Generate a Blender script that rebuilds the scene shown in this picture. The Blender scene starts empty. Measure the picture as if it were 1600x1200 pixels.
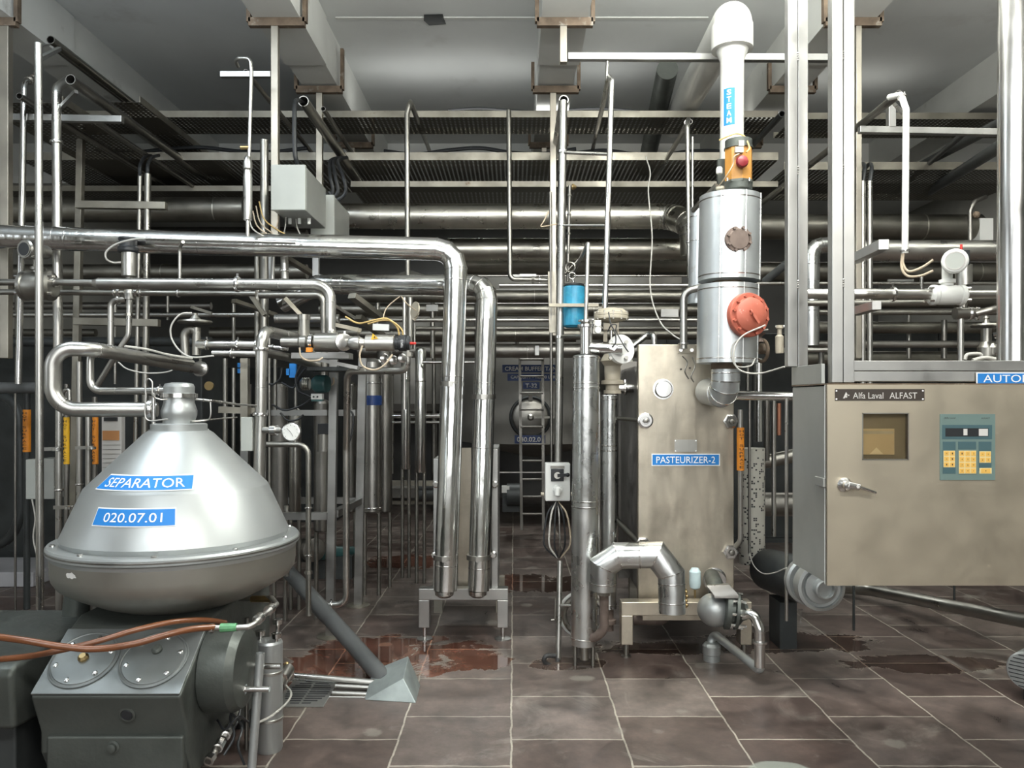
import bpy, math, random
from mathutils import Vector, Matrix
random.seed(7)
PI = math.pi
F, HZ, CX, CH = 1220.0, 625.0, 803.0, 1.5
C = bpy.context.scene.collection
V = Vector

def P(x, y, Y):                      # point seen at (x, y) of the photo at a distance Y from the camera
    return V(((x - CX) / F * Y, Y, CH - (y - HZ) / F * Y))
def q(p):
    return p if isinstance(p, Vector) else P(*p)
def m(px, Y):                        # pixels -> metres at distance Y
    return px / F * Y

# ------------------------------------------------------------------ materials
MATS = {}
def _nt(name):
    mt = bpy.data.materials.new(name); mt.use_nodes = True
    nt = mt.node_tree; b = nt.nodes['Principled BSDF']
    return mt, nt, b
def mat(name, col, rough=.5, metal=0., bump=0., bscale=20., var=0., vscale=4., rvar=0., stretch=None, emit=None, coat=0., stain=None, sscale=3., samt=.5, sharp=.1):
    if name in MATS: return MATS[name]
    mt, nt, b = _nt(name); N = nt.nodes.new; L = nt.links.new
    b.inputs['Base Color'].default_value = (*col, 1); b.inputs['Roughness'].default_value = rough
    b.inputs['Metallic'].default_value = metal; b.inputs['Coat Weight'].default_value = coat
    if emit: b.inputs['Emission Color'].default_value = (*col, 1); b.inputs['Emission Strength'].default_value = emit
    g = N('ShaderNodeNewGeometry'); vec = g.outputs['Position']
    if stretch:
        mp = N('ShaderNodeMapping'); mp.inputs['Scale'].default_value = stretch; L(vec, mp.inputs['Vector']); svec = mp.outputs[0]
    else: svec = vec
    colsock = None
    if var:
        n = N('ShaderNodeTexNoise'); n.inputs['Scale'].default_value = vscale; n.inputs['Detail'].default_value = 6; L(svec, n.inputs['Vector'])
        r = N('ShaderNodeMapRange'); r.inputs['From Min'].default_value = .3; r.inputs['From Max'].default_value = .7
        r.inputs['To Min'].default_value = 1 - var; r.inputs['To Max'].default_value = 1 + var; L(n.outputs['Fac'], r.inputs['Value'])
        mx = N('ShaderNodeVectorMath'); mx.operation = 'SCALE'; mx.inputs[0].default_value = col; L(r.outputs[0], mx.inputs['Scale'])
        colsock = mx.outputs[0]; L(colsock, b.inputs['Base Color'])
    if stain:
        n = N('ShaderNodeTexNoise'); n.inputs['Scale'].default_value = sscale; n.inputs['Detail'].default_value = 8; n.inputs['Roughness'].default_value = .65; L(vec, n.inputs['Vector'])
        r = N('ShaderNodeMapRange'); r.inputs['From Min'].default_value = 1 - samt; r.inputs['From Max'].default_value = 1 - samt + sharp; L(n.outputs['Fac'], r.inputs['Value'])
        mx = N('ShaderNodeMix'); mx.data_type = 'RGBA'; L(r.outputs[0], mx.inputs[0])
        if colsock: L(colsock, mx.inputs[6])
        else: mx.inputs[6].default_value = (*col, 1)
        mx.inputs[7].default_value = (*stain, 1); L(mx.outputs[2], b.inputs['Base Color'])
    if rvar:
        n = N('ShaderNodeTexNoise'); n.inputs['Scale'].default_value = 9; n.inputs['Detail'].default_value = 4; L(svec, n.inputs['Vector'])
        r = N('ShaderNodeMapRange'); r.inputs['From Min'].default_value = .3; r.inputs['From Max'].default_value = .7
        r.inputs['To Min'].default_value = max(.02, rough - rvar); r.inputs['To Max'].default_value = rough + rvar
        L(n.outputs['Fac'], r.inputs['Value']); L(r.outputs[0], b.inputs['Roughness'])
    if bump:
        n = N('ShaderNodeTexNoise'); n.inputs['Scale'].default_value = bscale; n.inputs['Detail'].default_value = 3; L(svec, n.inputs['Vector'])
        bp = N('ShaderNodeBump'); bp.inputs['Strength'].default_value = bump; bp.inputs['Distance'].default_value = .01
        L(n.outputs['Fac'], bp.inputs['Height']); L(bp.outputs[0], b.inputs['Normal'])
    MATS[name] = mt
    return mt

STEEL = mat('brushed steel', (.50, .49, .46), .33, 1, rvar=.08, var=.08, vscale=3)
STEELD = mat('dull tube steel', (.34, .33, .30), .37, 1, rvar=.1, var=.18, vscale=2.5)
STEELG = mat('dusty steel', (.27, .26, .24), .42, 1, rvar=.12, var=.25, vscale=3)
SQ = mat('square tube steel', (.44, .44, .425), .42, 1, rvar=.1, var=.1, vscale=3)
SQD = mat('aged square tube', (.34, .32, .27), .5, .9, rvar=.12, var=.25, vscale=4, stain=(.16, .10, .06), sscale=7, samt=.34)
CHROME = mat('polished fittings', (.68, .67, .65), .2, 1, rvar=.05)
FOIL = mat('bright foil cladding', (.86, .86, .84), .17, 1, bump=.55, bscale=9, rvar=.05, stretch=(1, 1, .35))
FOILH = mat('bright foil on level pipe', (.78, .78, .77), .14, 1, bump=.45, bscale=9, rvar=.05, stretch=(.35, 1, 1))
CLAD = mat('dull aluminium cladding', (.62, .63, .62), .30, 1, bump=.3, bscale=7, rvar=.1, var=.1)
CLADW = mat('pale painted cladding', (.60, .63, .64), .36, .75, bump=.2, bscale=8, var=.1, stain=(.42, .40, .34), sscale=6, samt=.36)
CLADB = mat('dusty pipe cladding', (.50, .485, .43), .33, 1, bump=.25, bscale=5, rvar=.1, var=.2)
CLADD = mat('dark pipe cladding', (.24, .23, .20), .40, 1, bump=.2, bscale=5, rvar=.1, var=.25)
SEPM = mat('bead blasted steel', (.43, .45, .445), .40, .72, var=.04, vscale=2, rvar=.04)
BOWL = mat('bowl casting', (.33, .32, .285), .42, .8, var=.07, vscale=2.5, rvar=.05)
CAST = mat('cast gear housing', (.10, .11, .10), .5, .6, var=.14, vscale=5, rvar=.1, bump=.1, bscale=60)
CASTP = mat('machined cover plate', (.22, .235, .23), .45, .75, var=.12, vscale=6, rvar=.1, stain=(.22, .22, .2), sscale=9, samt=.36)
CABM = mat('cabinet steel', (.52, .465, .365), .42, .8, var=.07, vscale=1.3, rvar=.06)
CABS = mat('cabinet side steel', (.42, .43, .41), .45, .8, var=.07, vscale=2, rvar=.05)
PLATE = mat('stained plate steel', (.56, .51, .42), .38, .85, var=.16, vscale=5, rvar=.1, bump=.15, bscale=6, stretch=(1.8, 1.8, .4), stain=(.34, .30, .24), sscale=3.4, samt=.52, sharp=.35)
WHITE = mat('white enamel', (.72, .73, .70), .35, 0, var=.04)
PVC = mat('white pipe paint', (.78, .78, .74), .33, 0, coat=.3, var=.05)
GREYBOX = mat('grey enamel', (.40, .42, .39), .45, 0, var=.06)
BOXIN = mat('grey box side', (.30, .31, .29), .5, .2, var=.1)
BLACK = mat('black plastic', (.02, .022, .024), .4)
RUBBER = mat('black rubber', (.03, .03, .03), .6)
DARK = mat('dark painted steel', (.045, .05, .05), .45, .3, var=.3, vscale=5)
DKGREEN = mat('dark green paint', (.03, .09, .09), .4, 0, var=.1)
BLUE = mat('blue paint', (.03, .26, .42), .35, 0, var=.2, vscale=12, stain=(.05, .33, .45), sscale=14, samt=.42)
SIGNB = mat('blue sign film', (.01, .19, .56), .6)
SIGND = mat('navy sign film', (.02, .055, .20), .35)
SIGNW = mat('white lettering', (.85, .86, .86), .4)
RED = mat('red oxide paint', (.46, .125, .08), .5, 0, var=.08, stain=(.75, .6, .52), sscale=55, samt=.33, sharp=.03)
REDB = mat('red mushroom knob', (.22, .02, .025), .4)
REDL = mat('red plastic', (.7, .04, .03), .3)
RUST = mat('rusty flange', (.17, .13, .11), .7, .3, var=.2, vscale=20)
RUSTC = mat('rusty angle iron', (.16, .12, .085), .75, .3, var=.4, vscale=12, stain=(.35, .33, .29), sscale=9, samt=.42)
AMBER = mat('amber housing', (.46, .22, .045), .45, 0, var=.15, vscale=8, stain=(.25, .12, .04), sscale=9, samt=.4)
BEIGE = mat('beige enamel', (.42, .38, .30), .5, .1, var=.12, vscale=10)
ORANGE = mat('orange label film', (.72, .25, .02), .5, var=.12, vscale=10)
YELLOW = mat('yellow label film', (.80, .45, .02), .5, var=.08, vscale=10)
BROWNHOSE = mat('orange brown hose', (.17, .06, .022), .3, 0, var=.25, vscale=4, coat=.3)
GREEN = mat('green tape', (.10, .28, .13), .5, var=.3, vscale=40)
WIRE = mat('grey cable', (.50, .49, .45), .5)
WIREB = mat('beige cable', (.44, .36, .26), .5)
WIREY = mat('yellow cable', (.60, .42, .16), .5)
PVCG = mat('dark grey plastic pipe', (.085, .09, .09), .5, 0, var=.15, vscale=5)
GALV = mat('weathered galvanised sheet', (.33, .37, .36), .5, .6, var=.2, vscale=9, stain=(.20, .19, .15), sscale=8, samt=.38)
TEAL = mat('teal keypad', (.15, .22, .205), .35, 0)
TEALD = mat('dark teal keypad field', (.065, .125, .14), .35, 0)
KEYC = mat('cream key', (.72, .60, .30), .5)
KEYY = mat('yellow key', (.75, .45, .10), .5)
PAPER = mat('white panel paper', (.62, .61, .58), .6)
PLYB = mat('orange paper strip', (.55, .26, .10), .6)
BRASS = mat('brass fitting', (.45, .33, .16), .35, 1)
PAINTW = mat('beam paint', (.62, .63, .60), .8, 0, var=.08, vscale=2, stain=(.40, .39, .36), sscale=2.5, samt=.36)
GLASS = mat('clear cup plastic', (.55, .68, .70), .15, 0)
LEAD = mat('black lettering', (.03, .02, .015), .5)
HANG = mat('worn hanger steel', (.42, .39, .33), .45, .9, var=.2, vscale=4, stain=(.22, .15, .09), sscale=8, samt=.33)

def window_glass():
    mt, nt, b = _nt('smoked window'); b.inputs['Base Color'].default_value = (.85, .80, .68, 1)
    b.inputs['Transmission Weight'].default_value = 1; b.inputs['Roughness'].default_value = .03; b.inputs['IOR'].default_value = 1.3
    return mt
WGLASS = window_glass()

def perforated():
    mt, nt, b = _nt('perforated tray steel'); N = nt.nodes.new; L = nt.links.new
    b.inputs['Base Color'].default_value = (.15, .14, .115, 1); b.inputs['Metallic'].default_value = .6; b.inputs['Roughness'].default_value = .55
    g = N('ShaderNodeNewGeometry')
    mp = N('ShaderNodeMapping'); mp.inputs['Scale'].default_value = (28, 28, 0); L(g.outputs['Position'], mp.inputs['Vector'])
    v = N('ShaderNodeTexVoronoi'); v.voronoi_dimensions = '2D'; v.inputs['Scale'].default_value = 1; v.inputs['Randomness'].default_value = 0
    L(mp.outputs[0], v.inputs['Vector'])
    c = N('ShaderNodeMath'); c.operation = 'LESS_THAN'; c.inputs[1].default_value = .26; L(v.outputs['Distance'], c.inputs[0])
    t = N('ShaderNodeBsdfTransparent'); mx = N('ShaderNodeMixShader'); L(c.outputs[0], mx.inputs[0]); L(b.outputs[0], mx.inputs[1]); L(t.outputs[0], mx.inputs[2])
    L(mx.outputs[0], nt.nodes['Material Output'].inputs['Surface'])
    return mt
PERF = perforated()

def mosaic():
    mt, nt, b = _nt('mosaic tile column'); N = nt.nodes.new; L = nt.links.new
    g = N('ShaderNodeNewGeometry'); mp = N('ShaderNodeMapping'); mp.inputs['Rotation'].default_value = (math.radians(90), 0, 0); L(g.outputs['Position'], mp.inputs['Vector'])
    ad = N('ShaderNodeVectorMath'); ad.operation = 'ADD'; L(mp.outputs[0], ad.inputs[0]); ad.inputs[1].default_value = (0, 0, 0)
    br = N('ShaderNodeTexBrick'); br.offset = 0; br.inputs['Scale'].default_value = 1; br.inputs['Brick Width'].default_value = .013; br.inputs['Row Height'].default_value = .013
    br.inputs['Mortar Size'].default_value = .0012; br.inputs['Color1'].default_value = (0, 0, 0, 1); br.inputs['Color2'].default_value = (1, 1, 1, 1); br.inputs['Mortar'].default_value = (1, 1, 1, 1)
    L(ad.outputs[0], br.inputs['Vector'])
    cr = N('ShaderNodeValToRGB'); cr.color_ramp.interpolation = 'CONSTANT'; cr.color_ramp.elements[0].color = (.02, .02, .025, 1); cr.color_ramp.elements[1].position = .2; cr.color_ramp.elements[1].color = (.5, .49, .44, 1)
    L(br.outputs['Color'], cr.inputs[0]); L(cr.outputs[0], b.inputs['Base Color']); b.inputs['Roughness'].default_value = .3
    return mt
MOSAIC = mosaic()

# ------------------------------------------------------------------ mesh builder
class MB:
    def __init__(s): s.v = []; s.f = []
    def add(s, vs, fs):
        o = len(s.v); s.v += [V(a) for a in vs]; s.f += [tuple(i + o for i in f) for f in fs]; return s
    def box(s, x0, x1, y0, y1, z0, z1):
        return s.add([(x, y, z) for z in (z0, z1) for y in (y0, y1) for x in (x0, x1)],
                     [(0, 2, 3, 1), (4, 5, 7, 6), (0, 1, 5, 4), (2, 6, 7, 3), (0, 4, 6, 2), (1, 3, 7, 5)])
    def pbox(s, x0, y0, x1, y1, Y, d):     # box whose front face fills a pixel rectangle at distance Y, d deep
        a, b = P(x0, y1, Y), P(x1, y0, Y)
        return s.box(a.x, b.x, Y, Y + d, a.z, b.z)
    def frame(s, d, up=None):
        d = d.normalized(); up = up or (V((0, 0, 1)) if abs(d.z) < .9 else V((0, 1, 0)))
        x = d.cross(up).normalized(); return x, x.cross(d).normalized()
    def beam(s, a, b, w, h=None, up=None):  # rectangular bar from a to b
        a, b = q(a), q(b); h = h or w; x, y = s.frame(b - a, up)
        c = [(-1, -1), (1, -1), (1, 1), (-1, 1)]
        return s.add([p + x * (i * w / 2) + y * (j * h / 2) for p in (a, b) for i, j in c],
                     [(3, 2, 1, 0), (4, 5, 6, 7), (0, 1, 5, 4), (1, 2, 6, 5), (2, 3, 7, 6), (3, 0, 4, 7)])
    def prism(s, pts, d):                  # polygon pts (3-D) extruded by vector d
        n = len(pts); d = V(d)
        return s.add(list(pts) + [V(p) + d for p in pts], [tuple(range(n))[::-1], tuple(range(n, 2 * n))] + [(i, (i + 1) % n, (i + 1) % n + n, i + n) for i in range(n)])
    def lathe(s, o, prof, ax=(0, 0, 1), n=32, closed=True):  # prof: (radius, offset along ax)
        o = q(o); ax = V(ax).normalized(); x, y = s.frame(ax); k = len(prof); vs = []; fs = []
        for r, h in prof:
            for i in range(n):
                t = 2 * PI * i / n; vs.append(o + ax * h + (x * math.cos(t) + y * math.sin(t)) * r)
        for j in range(k - 1):
            for i in range(n):
                a = j * n + i; b = j * n + (i + 1) % n; fs.append((a, b, b + n, a + n))
        if closed: fs += [tuple(range(n))[::-1], tuple(range((k - 1) * n, k * n))]
        return s.add(vs, fs)
    def cyl(s, a, b, r, r2=None, n=24):
        a, b = q(a), q(b); d = b - a
        return s.lathe(a, [(r, 0), (r if r2 is None else r2, d.length)], d, n)
    def ring(s, o, ax, r0, r1, h, n=28):   # flat collar centred on o
        return s.lathe(o, [(r0, -h / 2), (r1, -h / 2), (r1, h / 2), (r0, h / 2), (r0, -h / 2)], ax, n, closed=False)
    def torus(s, o, ax, R, r, n=32, k=10, a0=0, a1=2 * PI):
        o = q(o); ax = V(ax).normalized(); x, y = s.frame(ax); full = abs(a1 - a0 - 2 * PI) < .01; cnt = n if full else n + 1; vs = []; fs = []
        for i in range(cnt):
            t = a0 + (a1 - a0) * i / n; u = x * math.cos(t) + y * math.sin(t)
            for j in range(k):
                w = 2 * PI * j / k; vs.append(o + u * (R + r * math.cos(w)) + ax * (r * math.sin(w)))
        for i in range(n):
            for j in range(k):
                a = i * k; b = ((i + 1) % cnt) * k; fs.append((a + j, a + (j + 1) % k, b + (j + 1) % k, b + j))
        return s.add(vs, fs)
    def sphere(s, o, r, ax=(0, 0, 1), sc=1., n=24, k=14):
        return s.lathe(o, [(max(r * math.sin(PI * i / k), .0004), -r * sc * math.cos(PI * i / k)) for i in range(k + 1)], ax, n)
    def tube(s, pts, r, n=16, bend=None, seg=7, caps=True, r_end=None):
        pts = [q(p) for p in pts]; path = [pts[0]]
        for i in range(1, len(pts) - 1):
            a, b, c = pts[i - 1], pts[i], pts[i + 1]; u, w = (a - b), (c - b); lu, lw = u.length, w.length
            if lu < 1e-6 or lw < 1e-6: continue
            u /= lu; w /= lw; ang = math.acos(max(-1, min(1, u.dot(w)))); 
            R = bend if bend is not None else r * 2.2
            t = R / max(math.tan(ang / 2), .05); t = min(t, lu * .49, lw * .49)
            if PI - ang < .05 or bend == 0: path.append(b); continue
            p0, p1 = b + u * t, b + w * t
            for k in range(seg + 1):        # circular-looking blend
                f = k / seg; th = PI - ang
                ctr = b + (u + w).normalized() * (t / math.cos(ang / 2)); Rr = t * math.tan(ang / 2)
                e0 = (p0 - ctr).normalized(); e1 = (p1 - ctr).normalized()
                w0 = math.sin((1 - f) * th) / math.sin(th) if math.sin(th) > 1e-3 else 1 - f
                w1 = math.sin(f * th) / math.sin(th) if math.sin(th) > 1e-3 else f
                path.append(ctr + (e0 * w0 + e1 * w1) * Rr)
        path.append(pts[-1]); s.path = path
        vs = []; fs = []; T = []
        for i, p in enumerate(path):
            a = path[max(i - 1, 0)]; c = path[min(i + 1, len(path) - 1)]
            if 0 < i < len(path) - 1: d = (p - a).normalized() + (c - p).normalized()
            else: d = c - a
            T.append(d.normalized() if d.length > 1e-9 else T[-1])
        x, y = s.frame(T[0])
        for i, p in enumerate(path):
            if i:
                x = (x - T[i] * x.dot(T[i])).normalized()
            y = T[i].cross(x).normalized()
            k = 1.
            if 0 < i < len(path) - 1 and bend == 0:
                cs = (path[i] - path[i - 1]).normalized().dot(T[i]); k = 1 / max(cs, .5)
            rr = r if r_end is None else r + (r_end - r) * i / (len(path) - 1)
            if k > 1.001:                   # mitred ring: stretch along the bend plane
                bx = ((path[i + 1] - path[i]).normalized() - (path[i] - path[i - 1]).normalized()).normalized()
            for j in range(n):
                t = 2 * PI * j / n; o = (x * math.cos(t) + y * math.sin(t)) * rr
                if k > 1.001: o += bx * (o.dot(bx) * (k - 1))
                vs.append(p + o)
        m_ = len(path)
        for i in range(m_ - 1):
            for j in range(n):
                a = i * n; b = a + n; fs.append((a + j, a + (j + 1) % n, b + (j + 1) % n, b + j))
        if caps: fs += [tuple(range(n))[::-1], tuple(range((m_ - 1) * n, m_ * n))]
        return s.add(vs, fs)
    def hull(s, pts):
        import bmesh
        bm = bmesh.new(); [bm.verts.new(q(p)) for p in pts]; bmesh.ops.convex_hull(bm, input=bm.verts)
        bm.verts.index_update(); s.add([v.co.copy() for v in bm.verts], [tuple(v.index for v in f.verts) for f in bm.faces]); bm.free(); return s
    def build(s, name, material, parent=None, bevel=0, ang=.45):
        base = BASE[parent.name] if parent is not None else None
        if parent is None:
            lo = V([min(v[i] for v in s.v) for i in range(3)]); hi = V([max(v[i] for v in s.v) for i in range(3)])
            base = V(((lo.x + hi.x) / 2, (lo.y + hi.y) / 2, lo.z))
        me = bpy.data.meshes.new(name); me.from_pydata([v - base for v in s.v], [], s.f); me.update()
        import bmesh
        bm = bmesh.new(); bm.from_mesh(me); bmesh.ops.recalc_face_normals(bm, faces=bm.faces); bm.to_mesh(me); bm.free()
        me.polygons.foreach_set('use_smooth', [True] * len(me.polygons)); me.set_sharp_from_angle(angle=ang)
        me.materials.append(material)
        o = bpy.data.objects.new(name, me); C.objects.link(o)
        if parent is None: o.location = base
        else: o.parent = parent
        BASE[o.name] = base
        if bevel:
            md = o.modifiers.new('bevel', 'BEVEL'); md.width = bevel; md.segments = 2; md.limit_method = 'ANGLE'; md.harden_normals = True
        return o
BASE = {}
def tag(o, label=None, cat=None, group=None, kind=None):
    if label: o['label'] = label
    if cat: o['category'] = cat
    if group: o['group'] = group
    if kind: o['kind'] = kind
    return o
def thing(name, label, cat, at, group=None):
    o = bpy.data.objects.new(name, None); C.objects.link(o); o.location = q(at); o.empty_display_size = .05
    BASE[o.name] = q(at).copy(); return tag(o, label, cat, group)
def single(name, label, cat, mb, material, group=None, bevel=0):
    return tag(mb.build(name, material, bevel=bevel), label, cat, group)
def struct(name, mb, material):
    return tag(mb.build(name, material), kind='structure')

def on_path(path, f):
    L = [(path[i + 1] - path[i]).length for i in range(len(path) - 1)]; t = f * sum(L)
    for i, l in enumerate(L):
        if t <= l or i == len(L) - 1: return path[i].lerp(path[i + 1], min(1, t / max(l, 1e-9))), (path[i + 1] - path[i]).normalized()
        t -= l
def pipe(label, pts, r, material=None, name='steel_pipe', cat='pipe', bend=None, clamps=(), seams=(), nuts=(), group=None, n=16, seg=7, lobster=False, kids=None, r_end=None):
    """One pipe run: tube mesh, with clamps, seams and nuts as its parts."""
    mb = MB()
    pts = [q(p) for p in pts]
    mb.tube(pts, r, n, bend, 3 if lobster else seg, r_end=r_end); path = mb.path
    o = tag(mb.build(name, material or STEEL, ang=.25 if lobster else .6), label, cat, group)
    for f in clamps:
        c, d = on_path(path, f); k = MB(); k.lathe(c - d * r * .28, [(r * .98, 0), (r * 1.38, 0), (r * 1.42, r * .2), (r * 1.42, r * .36), (r * 1.38, r * .56), (r * .98, r * .56)], d, 24)
        x, y = k.frame(d); k.beam(c + y * r * 1.3, c + y * r * 1.9, r * .35); k.build('clamp', CHROME, o)
    for f in seams:
        c, d = on_path(path, f); k = MB(); k.lathe(c - d * r * .05, [(r * .98, 0), (r * 1.025, 0), (r * 1.035, r * .05), (r * 1.025, r * .1), (r * .98, r * .1)], d, 28); k.build('seam', CLADB if material in (CLADB, CLADD) else CHROME, o)
    for f in nuts:
        c, d = on_path(path, f); k = MB(); k.cyl(c - d * r * .5, c + d * r * .5, r * 1.45, n=8); k.build('nut', STEELD, o)
    if lobster:
        bends = []
        for i in range(1, len(path) - 1):
            a = (path[i] - path[i - 1]).normalized(); b = (path[i + 1] - path[i]).normalized()
            if a.dot(b) < .995:
                k = MB(); dd = (a + b).normalized(); k.lathe(path[i] - dd * r * .04, [(r * .97, 0), (r * 1.04, 0), (r * 1.04, r * .08), (r * .97, r * .08)], dd, 28); k.build('elbow_seam', CHROME, o)
    return o
def wire(label, pts, r, material, name='cable', cat='cable', group=None, n=8):
    """A smooth cable through the given points (Catmull-Rom)."""
    p = [q(a) for a in pts]; p = [p[0] * 2 - p[1]] + p + [p[-1] * 2 - p[-2]]; out = []
    for i in range(1, len(p) - 2):
        for k in range(6):
            t = k / 6; a, b, c, d = p[i - 1], p[i], p[i + 1], p[i + 2]
            out.append(.5 * (2 * b + (c - a) * t + (2 * a - 5 * b + 4 * c - d) * t * t + (3 * b - a - 3 * c + d) * t ** 3))
    out.append(p[-2]); mb = MB(); _poly(mb, out, r, n)
    if label is None: return mb
    return single(name, label, cat, mb, material, group)
def _poly(mb, path, r, n):
    T = [((path[min(i + 1, len(path) - 1)] - path[max(i - 1, 0)]).normalized()) for i in range(len(path))]
    x, y = mb.frame(T[0]); vs = []; fs = []
    for i, p in enumerate(path):
        x = (x - T[i] * x.dot(T[i])).normalized(); y = T[i].cross(x)
        for j in range(n):
            t = 2 * PI * j / n; vs.append(p + (x * math.cos(t) + y * math.sin(t)) * r)
    for i in range(len(path) - 1):
        for j in range(n):
            a = i * n; b = a + n; fs.append((a + j, a + (j + 1) % n, b + (j + 1) % n, b + j))
    fs += [tuple(range(n))[::-1], tuple(range((len(path) - 1) * n, len(path) * n))]
    mb.add(vs, fs)

def text2d(body, w=None, h=1., bold=.0):
    cu = bpy.data.curves.new('lettering', 'FONT'); cu.body = body; cu.resolution_u = 3; cu.offset = bold; cu.fill_mode = 'FRONT'
    o = bpy.data.objects.new('lettering', cu); C.objects.link(o); bpy.context.view_layer.update()
    me = bpy.data.meshes.new_from_object(o.evaluated_get(bpy.context.evaluated_depsgraph_get()))
    vs = [v.co.copy() for v in me.vertices]; fs = [tuple(p.vertices) for p in me.polygons]
    C.objects.unlink(o); bpy.data.objects.remove(o); bpy.data.curves.remove(cu); bpy.data.meshes.remove(me)
    x0, x1 = min(v.x for v in vs), max(v.x for v in vs); y0, y1 = min(v.y for v in vs), max(v.y for v in vs)
    sy = h / (y1 - y0); sx = (w / (x1 - x0)) if w else sy
    return [((v.x - (x0 + x1) / 2) * sx, (v.y - (y0 + y1) / 2) * sy) for v in vs], fs
def lettering(parent, body, c, w, h, material=None, X=(1, 0, 0), Z=(0, 0, 1), fn=None, name='lettering', bold=.002):
    vs, fs = text2d(body, w, h, bold); X, Z = V(X), V(Z); mb = MB()
    if fn is None: c = q(c); fn = lambda u, v: c + X * u + Z * v
    mb.add([fn(u, v) for u, v in vs], fs)
    return mb.build(name, material or SIGNW, parent)
def sign(label, x0, y0, x1, y1, Y, body, film=None, tw=.9, th=.5, cat='sign', border=True, name='sign', bold=.002, d=.004):
    a, b = P(x0, y1, Y), P(x1, y0, Y); t = thing(name, label, cat, V(((a.x + b.x) / 2, Y, a.z)))
    MB().box(a.x, b.x, Y - d, Y, a.z, b.z).build('backing', SIGNW if border else (film or SIGNB), t)
    e = m(1.6, Y) if border else 0
    if border: MB().box(a.x + e, b.x - e, Y - d - .001, Y - d, a.z + e, b.z - e).build('face', film or SIGNB, t)
    c = V(((a.x + b.x) / 2, Y - d - .002, (a.z + b.z) / 2)); lettering(t, body, c, (b.x - a.x) * tw, (b.z - a.z) * th, bold=bold)
    return t
def LIGHTS():
    D = math.radians
    # fluorescent fittings: behind the camera and over the machines; two hidden lights added behind
    area('overhead_light', (-1.4, -.8, 3.9), (D(62), 0, 0), 2.4, .3, 75, (.93, .97, 1))
    area('overhead_light', (1.7, -.8, 3.9), (D(62), 0, 0), 2.4, .3, 125, (1, .97, .90))
    area('overhead_light', (.95, 3.0, 4.05), (D(8), 0, 0), 1.4, .22, 85, (1, 1, .96))
    area('overhead_light', (-2.2, 3.2, 4.05), (0, 0, 0), 1.4, .22, 32, (.85, .92, 1))
    area('overhead_light', (.3, 9.1, 4.12), (0, 0, 0), 2.6, .22, 55, (.97, 1, .97))  # added unseen light for the deep back, hidden by the cross beam
    area('overhead_light', (3.4, 9.1, 4.12), (0, 0, 0), 2.0, .22, 30, (1, .98, .9))  # second added back light, also hidden by the cross beam
    # added unseen uplights that brighten the ceiling, two of them above the upper tray
    area('ceiling_uplight', (.75, 3.3, 3.55), (D(180), 0, 0), 2.2, .3, 150, (1, 1, .95))
    area('ceiling_uplight', (-2.6, 3.0, 3.5), (D(180), 0, 0), 1.5, .3, 40, (.80, .9, 1))
    area('ceiling_uplight', (3.3, 3.3, 3.55), (D(180), 0, 0), 1.6, .3, 60, (1, .99, .93))
    area('tray_uplight', (-.1, 6.26, 3.79), (D(180), 0, 0), 2.2, .15, 3, (1, 1, .97))
    area('tray_uplight', (2.4, 6.42, 3.80), (D(180), 0, 0), 1.6, .15, 1.5, (1, .98, .92))
    # added soft fill from behind the camera and the left, no window there
    area('fill_light', (.4, -3.1, 2.3), (D(90), 0, 0), 6.0, 1.8, 110, (.97, .99, 1))
    area('fill_light', (-5.3, 1.0, 2.6), (0, D(-90), 0), 1.6, 2.4, 20, (.85, .92, 1))
# ------------------------------------------------------------------ camera, light
sc = bpy.context.scene
cam = bpy.data.cameras.new('camera'); co = bpy.data.objects.new('camera', cam); C.objects.link(co)
co.location = (0, 0, CH); co.rotation_euler = (PI / 2, 0, 0)
cam.sensor_width = 36; cam.lens = 36 * F / 1600; cam.shift_x = -(CX - 800) / 1600; cam.shift_y = (HZ - 600) / 1600
cam.clip_start = .05; sc.camera = co
sc.view_settings.view_transform = 'Standard'; sc.view_settings.look = 'None'; sc.view_settings.exposure = 0.15; sc.view_settings.gamma = 1
w = bpy.data.worlds.new('world'); sc.world = w; w.use_nodes = True
w.node_tree.nodes['Background'].inputs[0].default_value = (.75, .85, 1, 1); w.node_tree.nodes['Background'].inputs[1].default_value = .25
def area(name, loc, rot, sx, sy, power, col=(1, 1, 1)):
    l = bpy.data.lights.new(name, 'AREA'); l.shape = 'RECTANGLE'; l.size = sx; l.size_y = sy; l.energy = power; l.color = col
    o = bpy.data.objects.new(name, l); C.objects.link(o); o.location = loc; o.rotation_euler = rot; return o
LIGHTS()

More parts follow.
